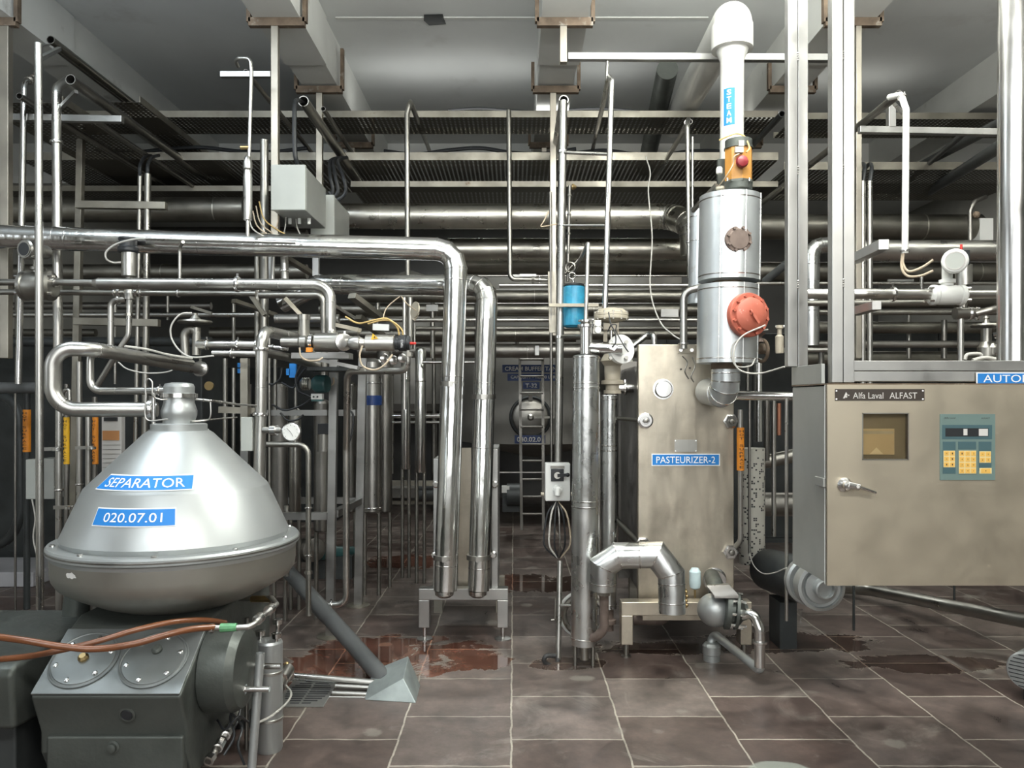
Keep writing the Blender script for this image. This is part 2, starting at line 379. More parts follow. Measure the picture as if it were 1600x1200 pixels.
# ------------------------------------------------------------------ room
def floor_mat():
    mt, nt, b = _nt('slate floor tiles'); N = nt.nodes.new; L = nt.links.new
    g = N('ShaderNodeNewGeometry'); sep = N('ShaderNodeSeparateXYZ'); L(g.outputs['Position'], sep.inputs[0])
    wn = N('ShaderNodeTexNoise'); wn.inputs['Scale'].default_value = 7; wn.inputs['Detail'].default_value = 5; L(g.outputs['Position'], wn.inputs['Vector'])
    def math_(op, a, bb, c=None):
        n = N('ShaderNodeMath'); n.operation = op
        for i, s_ in enumerate((a, bb, c)):
            if s_ is None: continue
            if isinstance(s_, (int, float)): n.inputs[i].default_value = s_
            else: L(s_, n.inputs[i])
        return n.outputs[0]
    wob = math_('MULTIPLY', math_('SUBTRACT', wn.outputs['Fac'], .5), .022)
    u = math_('ADD', math_('SUBTRACT', sep.outputs['Y'], .2 - 20), wob); v = math_('ADD', math_('ADD', sep.outputs['X'], 20.012), wob)
    cb = N('ShaderNodeCombineXYZ'); L(u, cb.inputs[0]); L(v, cb.inputs[1])
    br = N('ShaderNodeTexBrick'); br.offset = .5; br.offset_frequency = 2; br.inputs['Scale'].default_value = 1
    br.inputs['Brick Width'].default_value = .5; br.inputs['Row Height'].default_value = .5; br.inputs['Mortar Size'].default_value = .0048; br.inputs['Mortar Smooth'].default_value = .25
    br.inputs['Color1'].default_value = (.066, .046, .039, 1); br.inputs['Color2'].default_value = (.122, .100, .088, 1); br.inputs['Mortar'].default_value = (.30, .275, .23, 1)
    L(cb.outputs[0], br.inputs['Vector'])
    # cloudy slate
    n1 = N('ShaderNodeTexNoise'); n1.inputs['Scale'].default_value = 3.2; n1.inputs['Detail'].default_value = 9; n1.inputs['Roughness'].default_value = .62; n1.inputs['Distortion'].default_value = .6; L(g.outputs['Position'], n1.inputs['Vector'])
    r1 = N('ShaderNodeMapRange'); r1.inputs['From Min'].default_value = .3; r1.inputs['From Max'].default_value = .72; r1.inputs['To Min'].default_value = .5; r1.inputs['To Max'].default_value = 1.75; L(n1.outputs['Fac'], r1.inputs['Value'])
    sc1 = N('ShaderNodeVectorMath'); sc1.operation = 'SCALE'; L(br.outputs['Color'], sc1.inputs[0]); L(r1.outputs[0], sc1.inputs['Scale'])
    n4 = N('ShaderNodeTexNoise'); n4.inputs['Scale'].default_value = 11; n4.inputs['Detail'].default_value = 8; n4.inputs['Roughness'].default_value = .7; L(g.outputs['Position'], n4.inputs['Vector'])
    r4 = N('ShaderNodeMapRange'); r4.inputs['From Min'].default_value = .3; r4.inputs['From Max'].default_value = .7; r4.inputs['To Min'].default_value = .72; r4.inputs['To Max'].default_value = 1.3; L(n4.outputs['Fac'], r4.inputs['Value'])
    sc2 = N('ShaderNodeVectorMath'); sc2.operation = 'SCALE'; L(sc1.outputs[0], sc2.inputs[0]); L(r4.outputs[0], sc2.inputs['Scale'])
    vo = N('ShaderNodeTexVoronoi'); vo.inputs['Scale'].default_value = 2.6; vo.inputs['Randomness'].default_value = 1; wv = N('ShaderNodeVectorMath'); wv.operation = 'ADD'; L(g.outputs['Position'], wv.inputs[0])
    ws = N('ShaderNodeVectorMath'); ws.operation = 'SCALE'; L(n4.outputs['Color'], ws.inputs[0]); ws.inputs['Scale'].default_value = .07; L(ws.outputs[0], wv.inputs[1]); L(wv.outputs[0], vo.inputs['Vector'])
    vd = N('ShaderNodeMapRange'); vd.inputs['From Min'].default_value = .145; vd.inputs['From Max'].default_value = .11; vd.inputs['To Max'].default_value = .5; L(vo.outputs['Distance'], vd.inputs['Value'])
    sc1 = N('ShaderNodeMix'); sc1.data_type = 'RGBA'; L(vd.outputs[0], sc1.inputs[0]); L(sc2.outputs[0], sc1.inputs[6]); sc1.inputs[7].default_value = (.27, .255, .22, 1)
    # pale mineral residue
    n2 = N('ShaderNodeTexNoise'); n2.inputs['Scale'].default_value = 2.1; n2.inputs['Detail'].default_value = 10; n2.inputs['Roughness'].default_value = .7; n2.inputs['Distortion'].default_value = 1.1; L(g.outputs['Position'], n2.inputs['Vector'])
    r2 = N('ShaderNodeMapRange'); r2.inputs['From Min'].default_value = .56; r2.inputs['From Max'].default_value = .70; r2.inputs['To Max'].default_value = .55; L(n2.outputs['Fac'], r2.inputs['Value'])
    mx = N('ShaderNodeMix'); mx.data_type = 'RGBA'; L(r2.outputs[0], mx.inputs[0]); L(sc1.outputs[2], mx.inputs[6]); mx.inputs[7].default_value = (.30, .28, .245, 1)
    # wet patches: ellipses with ragged edges  (x, y, rx, ry)
    wets = [(-.72, 4.62, .50, .36), (-.95, 4.30, .40, .22), (-.22, 4.52, .25, .18), (.30, 4.45, .22, .10), (1.0, 4.75, .5, .14), (1.75, 4.85, .5, .2), (2.35, 4.45, .45, .14), (.1, 6.4, .5, .3), (-.9, 7.3, .5, .3)]
    acc = None
    for (x, y, rx, ry) in wets:
        dx = math_('DIVIDE', math_('SUBTRACT', sep.outputs['X'], x), rx); dy = math_('DIVIDE', math_('SUBTRACT', sep.outputs['Y'], y), ry)
        d = math_('ADD', math_('MULTIPLY', dx, dx), math_('MULTIPLY', dy, dy)); acc = d if acc is None else math_('MINIMUM', acc, d)
    d = math_('ADD', acc, math_('MULTIPLY', math_('SUBTRACT', n2.outputs['Fac'], .5), 5.5))
    wm = N('ShaderNodeMapRange'); wm.inputs['From Min'].default_value = 1.0; wm.inputs['From Max'].default_value = .93; L(d, wm.inputs['Value'])
    rim = math_('LESS_THAN', math_('ABSOLUTE', math_('SUBTRACT', d, 1.02), 0), .05)
    wetc = N('ShaderNodeMix'); wetc.data_type = 'RGBA'; wetc.blend_type = 'MULTIPLY'; L(mx.outputs[2], wetc.inputs[6]); redm = N('ShaderNodeMapRange'); redm.inputs['From Min'].default_value = -.15; redm.inputs['From Max'].default_value = .15; L(sep.outputs['X'], redm.inputs['Value'])
    wcol = N('ShaderNodeMix'); wcol.data_type = 'RGBA'; L(redm.outputs[0], wcol.inputs[0]); wcol.inputs[6].default_value = (.98, .56, .44, 1); wcol.inputs[7].default_value = (.62, .55, .52, 1); L(wcol.outputs[2], wetc.inputs[7]); L(wm.outputs[0], wetc.inputs[0])
    rc = N('ShaderNodeMix'); rc.data_type = 'RGBA'; L(math_('MULTIPLY', rim, .4), rc.inputs[0]); L(wetc.outputs[2], rc.inputs[6]); rc.inputs[7].default_value = (.33, .30, .25, 1)
    sx_ = math_('DIVIDE', math_('SUBTRACT', sep.outputs['X'], 1.08), .13); sy_ = math_('DIVIDE', math_('SUBTRACT', sep.outputs['Y'], 3.16), .085)  # pale grey-green patch near the front
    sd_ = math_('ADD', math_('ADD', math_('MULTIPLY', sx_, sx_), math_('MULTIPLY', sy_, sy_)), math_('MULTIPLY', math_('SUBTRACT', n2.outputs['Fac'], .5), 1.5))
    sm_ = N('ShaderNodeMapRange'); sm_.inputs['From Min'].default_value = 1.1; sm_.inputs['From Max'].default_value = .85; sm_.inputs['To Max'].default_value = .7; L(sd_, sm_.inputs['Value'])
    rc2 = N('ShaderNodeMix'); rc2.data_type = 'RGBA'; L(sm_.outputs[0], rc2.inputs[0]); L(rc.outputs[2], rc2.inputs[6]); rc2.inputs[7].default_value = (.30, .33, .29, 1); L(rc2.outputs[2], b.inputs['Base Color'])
    r3 = N('ShaderNodeMapRange'); r3.inputs['From Min'].default_value = .3; r3.inputs['From Max'].default_value = .7; r3.inputs['To Min'].default_value = .26; r3.inputs['To Max'].default_value = .55; L(n1.outputs['Fac'], r3.inputs['Value'])
    rr = N('ShaderNodeMix'); rr.data_type = 'FLOAT'; L(wm.outputs[0], rr.inputs[0]); L(r3.outputs[0], rr.inputs[2]); rr.inputs[3].default_value = .06; L(rr.outputs[0], b.inputs['Roughness'])
    bp = N('ShaderNodeBump'); bp.inputs['Strength'].default_value = .35; bp.inputs['Distance'].default_value = .004
    h = math_('MULTIPLY', math_('SUBTRACT', math_('MULTIPLY', n1.outputs['Fac'], 1.2), math_('MULTIPLY', br.outputs['Fac'], 1.0)), math_('SUBTRACT', 1, wm.outputs[0]))
    L(h, bp.inputs['Height']); L(bp.outputs[0], b.inputs['Normal'])
    return mt
CEILM = mat('ceiling paint', (.60, .62, .61), .85, 0, var=.09, vscale=.9, stain=(.42, .42, .40), sscale=1.4, samt=.40, sharp=.25)
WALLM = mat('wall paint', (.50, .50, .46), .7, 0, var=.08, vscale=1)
DADO = mat('dark wall tile', (.05, .05, .05), .3, 0, var=.2, vscale=2)
CZ = 4.16; X0, X1, Y0, Y1 = -5.6, 5.6, -3.2, 12.0
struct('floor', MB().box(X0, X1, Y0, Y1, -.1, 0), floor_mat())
struct('ceiling', MB().box(X0, X1, Y0, Y1, CZ, CZ + .1), CEILM)
struct('wall_left', MB().box(X0 - .1, X0, Y0, Y1, 0, CZ), WALLM)
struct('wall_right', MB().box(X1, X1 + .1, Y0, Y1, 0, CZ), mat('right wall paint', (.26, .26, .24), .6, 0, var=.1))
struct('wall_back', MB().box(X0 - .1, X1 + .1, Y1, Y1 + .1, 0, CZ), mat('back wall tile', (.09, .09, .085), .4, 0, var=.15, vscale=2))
struct('wall_front', MB().box(X0 - .1, X1 + .1, Y0 - .1, Y0, 0, CZ), WALLM)
# painted concrete beams running away from the camera, and one across
BX = [-3.19, -1.44, .31, 2.06, 3.81]
for i, x in enumerate(BX):
    struct('trim_%d' % (i + 1), MB().box(x - .13, x + .13, Y0, 8.1, 3.832, CZ).box(x - .142, x + .142, Y0, 5.41, 3.82, CZ - .004), PAINTW)
struct('trim_6', MB().box(X0, X1, 8.1, 8.4, 3.75, CZ), PAINTW)
# pale patch on the floor is part of the slate material
# raised panel seam and torn opening in the ceiling bay
g = MB().box(-1.24, .17, 5.42, 5.45, CZ - .006, CZ); single('ceiling_joint', 'thin pale cracked joint strip across the middle ceiling bay', 'joint strip', g, PAINTW)
g = MB().box(.47, 1.35, 5.42, 5.45, CZ - .006, CZ); single('ceiling_joint', 'shorter pale joint strip across the ceiling bay beside the steam elbow', 'joint strip', g, PAINTW)
g = MB().hull([V((-.62, 5.38, CZ - .004)), V((-.49, 5.37, CZ - .006)), V((-.48, 5.52, CZ - .004)), V((-.60, 5.53, CZ - .007)), V((-.63, 5.45, CZ - .012)), V((-.5, 5.45, CZ - .02))])
single('torn_patch', 'dark ragged torn patch in the grey ceiling between the beams', 'ceiling patch', g, DARK)

# ------------------------------------------------------------------ hangers clamped round the beams
def hanger(x, Y, label, post=None, group='angle iron hangers clamped round the ceiling beams', w=.17, front=True):
    t = thing('beam_hanger', label, 'hanger', V((x, Y, 3.77)), group)
    k = MB(); z = 3.795
    k.box(x - w, x + w, Y - .03, Y + .01, z - .025, z + .025)
    for s in (-1, 1): k.box(x + s * w - .012, x + s * w + .012, Y - .03, Y + .01, z, z + .3 if s > 0 else z + .2)
    k.build('clamp_frame', RUSTC, t)
    if post:
        px, pw, zb = post; MB().box(px - pw / 2, px + pw / 2, Y - .03, Y + pw - .03, zb, z - .026).build('hanger_post', HANG, t, bevel=.003)
    return t
def zx(xpix, Y): return (xpix - CX) / F * Y
def zy(ypix, Y): return CH - (ypix - HZ) / F * Y
H1, H2, H3 = 4.76, 5.79, 7.05
hanger(BX[0], H1, 'rusty beam hanger in the top left corner with a grey post', (zx(11, H1), .05, zy(560, H1)))
hanger(BX[1], H1, 'rusty beam hanger at the top, its post carrying the grey junction box', (zx(431, H1), .043, zy(369, H1)))
hanger(BX[1], H2, 'second beam hanger behind the junction box post, above the cable trays', (zx(500, H2), .045, zy(300, H2)))
hanger(BX[1], H3, 'farthest small beam hanger seen between the two cable trays', (zx(551, H3), .045, zy(243, H3)))
hanger(BX[2], H1, 'rusty beam hanger at the top centre with a short post and long crossbar', (zx(880, H1), .043, zy(100, H1)))
hanger(BX[2], H2, 'second beam hanger at the centre, its rusty post running down behind the blue cylinder', (zx(864, H2), .045, zy(525, H2)))
hanger(BX[3], H1, 'torn beam hanger at the top right behind the wide steel column', (zx(1339, H1), .034, zy(560, H1)))
hanger(BX[3], H2, 'second beam hanger on the right seen between the two steel columns', (zx(1235, H2), .045, zy(240, H2)))
hanger(BX[2], H3, 'far beam hanger below the upper tray beside the tall central post', (zx(850, H3), .045, zy(243, H3)))
hanger(BX[3], H3, 'far beam hanger on the right above the sloping dark tubes', (zx(1165, H3), .045, zy(243, H3)))
# ================================================================== SEPARATOR
SX, SY = -1.415, 3.3
o = V((SX, SY, 0))
T = thing('milk_separator', 'large silver cone shaped separator with blue signs on a dark gear housing', 'separator', V((SX, SY, .02)))
hood = MB().lathe(o, [(.438, .925), (.445, .945), (.36, 1.138), (.357, 1.142), (.135, 1.362), (.118, 1.372), (.118, 1.376)], n=96).build('hood', SEPM, T, ang=.5)
MB().lathe(o, [(.43, .926), (.484, .924), (.49, .916), (.49, .896), (.480, .890), (.476, .875), (.40, .875)], n=96).build('rim', SEPM, T)
MB().lathe(o, [(.4885, .912), (.4925, .910), (.4925, .905), (.4885, .903)], n=96, closed=False).build('rim_gasket', STEELG, T)
MB().lathe(o, [(.476, .882), (.474, .82), (.470, .79), (.452, .762), (.40, .728), (.31, .682), (.21, .645), (.20, .60)], n=96).build('bowl', BOWL, T)
for k in range(10):
    a = 2 * PI * (k + .35) / 10; p = o + V((math.sin(a) * .462, -math.cos(a) * .462, .924))
    MB().lathe(p, [(.011, 0), (.011, .005), (.008, .009)], n=10).build('rim_bolt', CHROME, T)
MB().lathe(o, [(.112, 1.37), (.112, 1.398), (.104, 1.402), (.07, 1.402)], n=48).build('neck_flange', SEPM, T)
MB().lathe(o, [(.064, 1.40), (.064, 1.415), (.071, 1.435), (.072, 1.455), (.064, 1.48), (.061, 1.49), (.061, 1.51), (.068, 1.513), (.069, 1.527), (.061, 1.53), (.062, 1.555), (.056, 1.568), (.03, 1.574)], n=48).build('neck', SEPM, T)
MB().lathe(o, [(.060, 1.508), (.074, 1.51), (.074, 1.527), (.06, 1.529)], n=48).build('neck_clamp', CHROME, T)
MB().cyl(V((SX - .08, SY - .06, 1.40)), V((SX - .08, SY - .06, 1.53)), .008).build('neck_rod', CHROME, T)
# signs wrapped round the hood
def cone_fn(z0, r_of, off):
    def fn(u, v):
        z = z0 + v * .78; r = r_of(z) + off; a = u / r_of(z0) - .02
        return V((SX + r * math.sin(a), SY - r * math.cos(a), z))
    return fn
def wrap_sign(body, z0, r_of, w, h, tw, th, slant=0):
    def plate(ww, hh, off, material, name):
        fn = cone_fn(z0, r_of, off); mb = MB(); n = 20; vs = []
        for j in (0, 1):
            for i in range(n + 1): vs.append(fn((i / n - .5) * ww + (j - .5) * slant * ww, (j - .5) * hh))
        mb.add(vs, [(i, i + 1, i + n + 2, i + n + 1) for i in range(n)]); return mb.build(name, material, T)
    s_ = plate(w, h, .0025, SIGNW, 'sign_border'); tag(s_, 'blue sign reading %s' % body)
    plate(w - .008, h - .01, .004, SIGNB, 'sign_face'); lettering(T, body, None, w * tw, h * th, fn=cone_fn(z0, r_of, .0055), name='sign_lettering')
rup = lambda z: .357 + (z - 1.142) * (.135 - .357) / (1.362 - 1.142)
rlo = lambda z: .445 + (z - .945) * (.36 - .445) / (1.138 - .945)
wrap_sign('SEPARATOR', 1.183, rup, .375, .072, .82, .58, .04)
wrap_sign('020.07.01', 1.062, rlo, .315, .085, .70, .50, .0)
# torn sticker remains on the bowl
fnb = lambda u, v: V((SX + .477 * math.sin(u / .477 - .47), SY - .477 * math.cos(u / .477 - .47), .852 + v))
mb = MB(); random.seed(3); n = 14; ring_ = [fnb(.030 * math.cos(2 * PI * i / n) * random.uniform(.7, 1.15), .013 * math.sin(2 * PI * i / n) * random.uniform(.6, 1.2)) for i in range(n)]
mb.add(ring_ + [fnb(0, 0)], [(i, (i + 1) % n, n) for i in range(n)]); mb.build('sticker_residue', PAPER, T)
# gear housing: a prism across, sloping cover plate on the front
xl, xr = -1.70, -1.17
sec = [(2.74, .459), (2.98, .625), (3.06, .66), (3.75, .66), (3.75, .12), (2.86, .12), (2.80, .235), (2.80, .31)]
MB().prism([V((xl, y, z)) for y, z in sec], (xr - xl, 0, 0)).build('gear_housing', CAST, T, bevel=.012)
MB().prism([V((xl + .03, y, z)) for y, z in [(2.785, .125), (2.785, .30), (2.83, .30), (2.83, .125)]], (xr - xl - .04, 0, 0)).build('lower_block', CAST, T, bevel=.01)
nd = V((0, -(.625 - .459), .24)).normalized() * 1
nd = V((0, -.166, .24)).normalized(); sd = V((0, .24, .166)).normalized()
pc = V(((xl + xr) / 2, 2.86, .542))
MB().prism([pc + V((sx, 0, 0)) + sd * sv + nd * .002 for sx, sv in ((-.262, -.142), (.262, -.142), (.262, .142), (-.262, .142))], nd * .008).build('cover_panel', CASTP, T, bevel=.003)
for cx_ in (-.135, .12):
    c = pc + V((cx_, 0, 0)) + nd * .008
    dsk = MB().lathe(c, [(.118, 0), (.122, .004), (.122, .007), (.117, .008), (.114, .005), (.110, .006), (.108, .009), (.02, .011)], nd, 56).build('inspection_cover', CASTP, T)
    for k in range(6):
        a = 2 * PI * (k + .3) / 6; p = c + V((1, 0, 0)) * math.cos(a) * .093 + sd * math.sin(a) * .093
        MB().lathe(p + nd * .008, [(.009, 0), (.009, .005), (.005, .007)], nd, 10).build('cover_screw', CHROME, dsk)
    MB().lathe(c + nd * .008 + (sd * .035 if cx_ > 0 else V((0, 0, 0))), [(.019, 0), (.019, .012), (.012, .02)], nd, 8 if cx_ < 0 else 20).build('centre_plug', CAST if cx_ > 0 else BRASS, dsk)
g = V((-1.365, 2.778, .392)); nf = V((0, -1, .3)).normalized()
sg = MB().lathe(V((-1.372, 2.775, .385)), [(.030, 0), (.030, .008), (.022, .010), (.020, .006)], (0, -1, -.25), 28).build('sight_glass', CAST, T)
MB().lathe(V((-1.372, 2.768, .384)), [(.020, 0), (.018, .004)], (0, -1, -.25), 24).build('glass', BLACK, sg)
MB().lathe(V((-1.43, 2.788, .262)), [(.024, 0), (.024, .006), (.016, .008), (.016, .02), (.010, .022)], (0, -1, 0), 20).build('drain_plug', CAST, T)
# drum on the right of the housing, with two short stubs
MB().lathe(V((-1.175, 3.02, .465)), [(.15, 0), (.162, .01), (.165, .05), (.162, .11), (.145, .14), (.10, .152), (.02, .156)], (1, 0, 0), 64).build('brake_drum', CAST, T)
MB().cyl(V((-1.03, 2.97, .40)), V((-.93, 2.97, .40)), .011).cyl(V((-1.04, 2.97, .40)), V((-1.02, 2.97, .40)), .02, n=6).build('drum_stub', CHROME, T)
MB().cyl(V((-1.04, 3.08, .45)), V((-.92, 3.08, .45)), .012).build('drum_stub', CHROME, T)
MB().cyl(V((-1.88, 3.35, .575)), V((-1.86, 3.35, .80)), .055, .045, n=32).build('support_post', CAST, T)
for fx in (-1.62, -1.25):
    for fy in (2.92, 3.6): MB().cyl(V((fx, fy, 0)), V((fx, fy, .13)), .045, n=20).build('foot', DARK, T)
# drive motor to the left of the housing
M_ = thing('drive_motor', 'grey drive motor housing at the left edge beside the gear housing', 'motor', V((-2.25, 3.0, 0)))
MB().prism([V((-2.75, y, z)) for y, z in [(2.74, .34), (2.72, .545), (2.75, .57), (3.42, .585), (3.42, .3)]], (1.0, 0, 0)).build('motor_cover', CAST, M_, bevel=.02)
MB().prism([V((-1.845, y, z)) for y, z in [(2.715, .35), (2.705, .55), (2.72, .56), (2.73, .35)]], (.012, 0, 0)).build('cover_rib', CASTP, M_)
MB().box(-2.7, -1.8, 2.82, 3.4, .0, .34).build('motor_base', DARK, M_, bevel=.01)
# hoses
wire('orange brown hose crossing over the other, its left end higher', [(-20, 993, 2.6), (40, 1001, 2.6), (95, 1010, 2.62), (150, 1014, 2.64), (210, 1006, 2.66), (260, 992, 2.7), (300, 983, 2.75), (335, 980, 2.8)], .0115, BROWNHOSE, 'rubber_hose', 'hose', n=14)
wire('orange brown hose passing behind the other, its left end lower', [(-20, 1032, 2.66), (40, 1026, 2.67), (85, 1018, 2.68), (150, 1003, 2.72), (210, 985, 2.78), (270, 972, 2.85), (320, 969, 2.95), (352, 973, 3.05)], .0105, BROWNHOSE, 'rubber_hose', 'hose', n=14)
hf = thing('hose_fitting', 'steel pipe elbow with green taped coupling joining the hoses', 'fitting', P(332, 981, 2.8))
MB().tube([(332, 981, 2.8), (368, 981, 2.8), (394, 979, 2.8), (404, 968, 2.85), (432, 944, 3.05), (424, 934, 3.2), (398, 937, 3.25)], .0105, bend=.03).build('elbow_pipe', STEEL, hf)
MB().cyl(P(345, 981, 2.8), P(370, 980, 2.8), .016, .014, n=10).build('taped_coupling', GREEN, hf)
MB().cyl(P(329, 982, 2.8), P(334, 982, 2.8), .017, n=12).build('hose_clip', CHROME, hf)
for c, d in (((402, 969, 2.84), (407, 964, 2.87)), ((419, 954, 2.95), (424, 950, 2.98))): MB().cyl(P(*c), P(*d), .019, n=16).build('union_nut', CHROME, hf)
MB().cyl(P(394, 936, 3.25), P(426, 936, 3.2), .014, n=8).build('rusty_nipple', BRASS, hf)
MB().cyl(P(375, 936, 3.27), P(394, 936, 3.25), .009, n=12).build('thin_nipple', CHROME, hf)

# process pipes of the separator head
pipe('thick elbowed steel pipe looping from the separator neck out to the left', [(246, 640, 3.28), (82, 640, 3.2), (82, 544, 3.2), (150, 546, 3.25), (316, 577, 4.3)], .0305, STEEL, clamps=(.015, .985), seams=(.21, .42), bend=.095, n=28, seg=12)
pipe('thinner elbowed steel pipe running inside the thick loop by the separator', [(262, 611, 3.28), (141, 611, 3.34), (141, 548, 3.34), (175, 549, 3.4), (300, 567, 4.0)], .0155, STEEL, clamps=(.03,), seams=(.2,), bend=.05, n=20)
wire('small bent white sampling tube standing on the separator neck', [(262, 655, 3.2), (229, 655, 3.19), (228, 620, 3.19), (227, 598, 3.19), (232, 592, 3.19), (238, 598, 3.19), (239, 618, 3.19), (250, 624, 3.21), (262, 624, 3.23)], .0032, STEEL, 'sampling_tube', 'tube')
t_ = pipe('thin air tube with tee fitting leaving the separator neck to the right', [(306, 624, 3.3), (330, 626, 3.3), (372, 632, 3.6), (400, 634, 3.9)], .005, STEEL, name='air_tube', cat='tube', nuts=(.05, .25))
wire('thin grey tube dropping from the tee fitting back to the neck', [(329, 628, 3.3), (329, 650, 3.3), (322, 657, 3.3), (300, 658, 3.28), (370, 652, 3.6)], .0035, STEEL, 'air_tube', 'tube')
# ================================================================== LEFT VERTICALS
pipe('front tall vertical pole at the far left, open at the top', [(60, 68, 4.1), (63, 1071, 4.1)], .0195, STEEL, name='steel_pole', clamps=(), bend=.02)
pipe('tall vertical steel pipe second from left, bending back at its top', [(108, 124, 4.9), (88, 138, 4.75), (91, 560, 4.75)], .027, STEEL, bend=.08, clamps=(.28,), seams=(.12,))
pipe('slim vertical pipe near the left edge with an elbow at the top', [(62, 120, 5.2), (38, 128, 4.9), (29, 600, 4.9)], .0195, CHROME, bend=.08, clamps=(.05,), nuts=(.11,))
pipe('left of two close vertical pipes rising behind the actuator valve', [(219, 272, 5.3), (212, 700, 5.3)], .0155, STEELD, group=None)
pipe('right of two close vertical pipes rising behind the actuator valve', [(231, 272, 5.3), (226, 700, 5.3)], .0215, STEELD)
for i, (a, b) in enumerate(((224, 219), (236, 231))):
    wire('dark cable bundle curling into the %s of the two close pipes' % ('left', 'right')[i], [(a + 12, 243, 5.8), (a + 2, 246, 5.5), (b, 258, 5.3), (b, 280, 5.3)], .012, BLACK, 'cable_bundle', 'cable')
g = MB(); g.beam(P(127, 190, 5.6), P(113, 900, 5.6), .045); single('support_post', 'slightly leaning square steel post behind the left pipes', 'post', g, SQD, bevel=.003)
g = MB(); g.beam(P(-30, 183, 4.95), P(192, 187, 4.95), .042); single('support_bar', 'square steel bar crossing the left pipes near the top, open ended', 'bar', g, SQ, bevel=.003)
g = MB(); g.beam(P(345, 117, 4.8), P(424, 117, 4.8), .036); single('support_bar', 'short square bar with bolt hole fixed to the junction box post', 'bar', g, SQ, bevel=.003)
g = MB(); g.beam(P(-30, 300 + 72, 4.6), P(16, 373, 4.6), .035); single('support_bar', 'short grey bracket bar at the left edge above the flow meter', 'bar', g, SQ, bevel=.003)
g = MB(); g.beam(P(120, 320, 5.3), P(260, 322, 5.3), .05); single('support_bar', 'square bar crossing in front of the left big pipe', 'bar', g, SQD, bevel=.003)
g = MB(); g.beam(P(117, 502, 5.3), P(249, 505, 5.3), .05); single('support_bar', 'dark square bar with capped end below the air valve', 'bar', g, SQD, bevel=.003)
g = MB(); g.beam(P(62, 92, 4.15), P(93, 76, 4.9), .022); single('conduit_bracket', 'small strut tying the leftmost pole to the upper conduit', 'bracket', g, SQ)
g = MB(); g.beam(P(97, 166, 4.75), P(119, 143, 4.65), .022); single('conduit_bracket', 'small strut tying the second pole to the lower conduit', 'bracket', g, SQ)
wire('thin tube linking the two left poles near their tops', [(64, 92, 4.1), (64, 76, 4.15), (68, 71, 4.3), (77, 70, 4.7)], .006, STEELD, 'thin_tube', 'tube')
# conduits running away under the ceiling on the left
def away(label, x, y, Ya, Yb, r, material=STEELG, name='conduit', cat='conduit', open_=True):
    a = P(x, y, Ya); b = V((a.x, Yb, a.z)); mb = MB(); n = 20
    mb.lathe(a, [(r * .85, .12), (r * .85, 0), (r, 0), (r, Yb - Ya)], (0, 1, 0), n, closed=False); return single(name, label, cat, mb, material)
away('upper sloping open-ended conduit running away under the left ceiling', 79, 62, 4.9, 7.3, .026, STEELD)
away('lower sloping open-ended conduit running away above the left pipes', 110, 124, 4.6, 6.6, .03, STEELG)
away('thin conduit running away just beneath the upper left one', 88, 78, 5.0, 7.2, .014, STEELG)
away('large open-ended conduit pointing at the camera beside the junction box post', 474, 158, 4.9, 7.6, .034, STEELD)
away('thin dark conduit running away right of the large open one', 505, 170, 5.4, 7.4, .017, STEELG)
away('thin dark conduit running away across the left hanger post', 384, 112, 4.9, 7.4, .016, STEELG)
away('lower dark conduit sloping away in the left corner under the bar', 30, 150, 4.7, 7.2, .02, STEELG)
away('small conduit sloping away below the perforated left tray', 150, 190, 5.0, 7.0, .016, STEELG)
# lengthwise tray between the left conduits
def tray(label, a, b, w, along='x', d=.05, rail=.045, mat2=PERF):
    """a, b: two ends of the near rail; w: depth of the tray away from the camera"""
    a, b = q(a), q(b); t = thing('cable_tray', label, 'cable tray', V((a.x, a.y, a.z - .02)))
    if along == 'x':
        MB().box(a.x, b.x, a.y, a.y + .006, a.z - rail, a.z).build('front_rail', SQD, t)
        MB().box(a.x, b.x, a.y + w, a.y + w + .006, a.z - rail, a.z).build('back_rail', SQD, t)
        MB().box(a.x, b.x, a.y + .006, a.y + w, a.z - rail, a.z - rail + .002).build('tray_floor', mat2, t)
    else:
        MB().box(a.x, a.x + .006, a.y, b.y, a.z - rail, a.z).build('left_rail', SQD, t)
        MB().box(a.x + w, a.x + w + .006, a.y, b.y, a.z - rail, a.z).build('right_rail', SQD, t)
        MB().box(a.x + .006, a.x + w, a.y, b.y, a.z - rail, a.z - rail + .002).build('tray_floor', mat2, t)
    return t
a = P(-40, 150, 4.9); tray('dark perforated tray running away along the left wall', a, V((a.x, 8.0, a.z)), .55, 'y')
a = P(150, 150, 5.4); tray('dark perforated tray running away between the sloping conduits', a, V((a.x, 7.9, a.z)), .30, 'y')
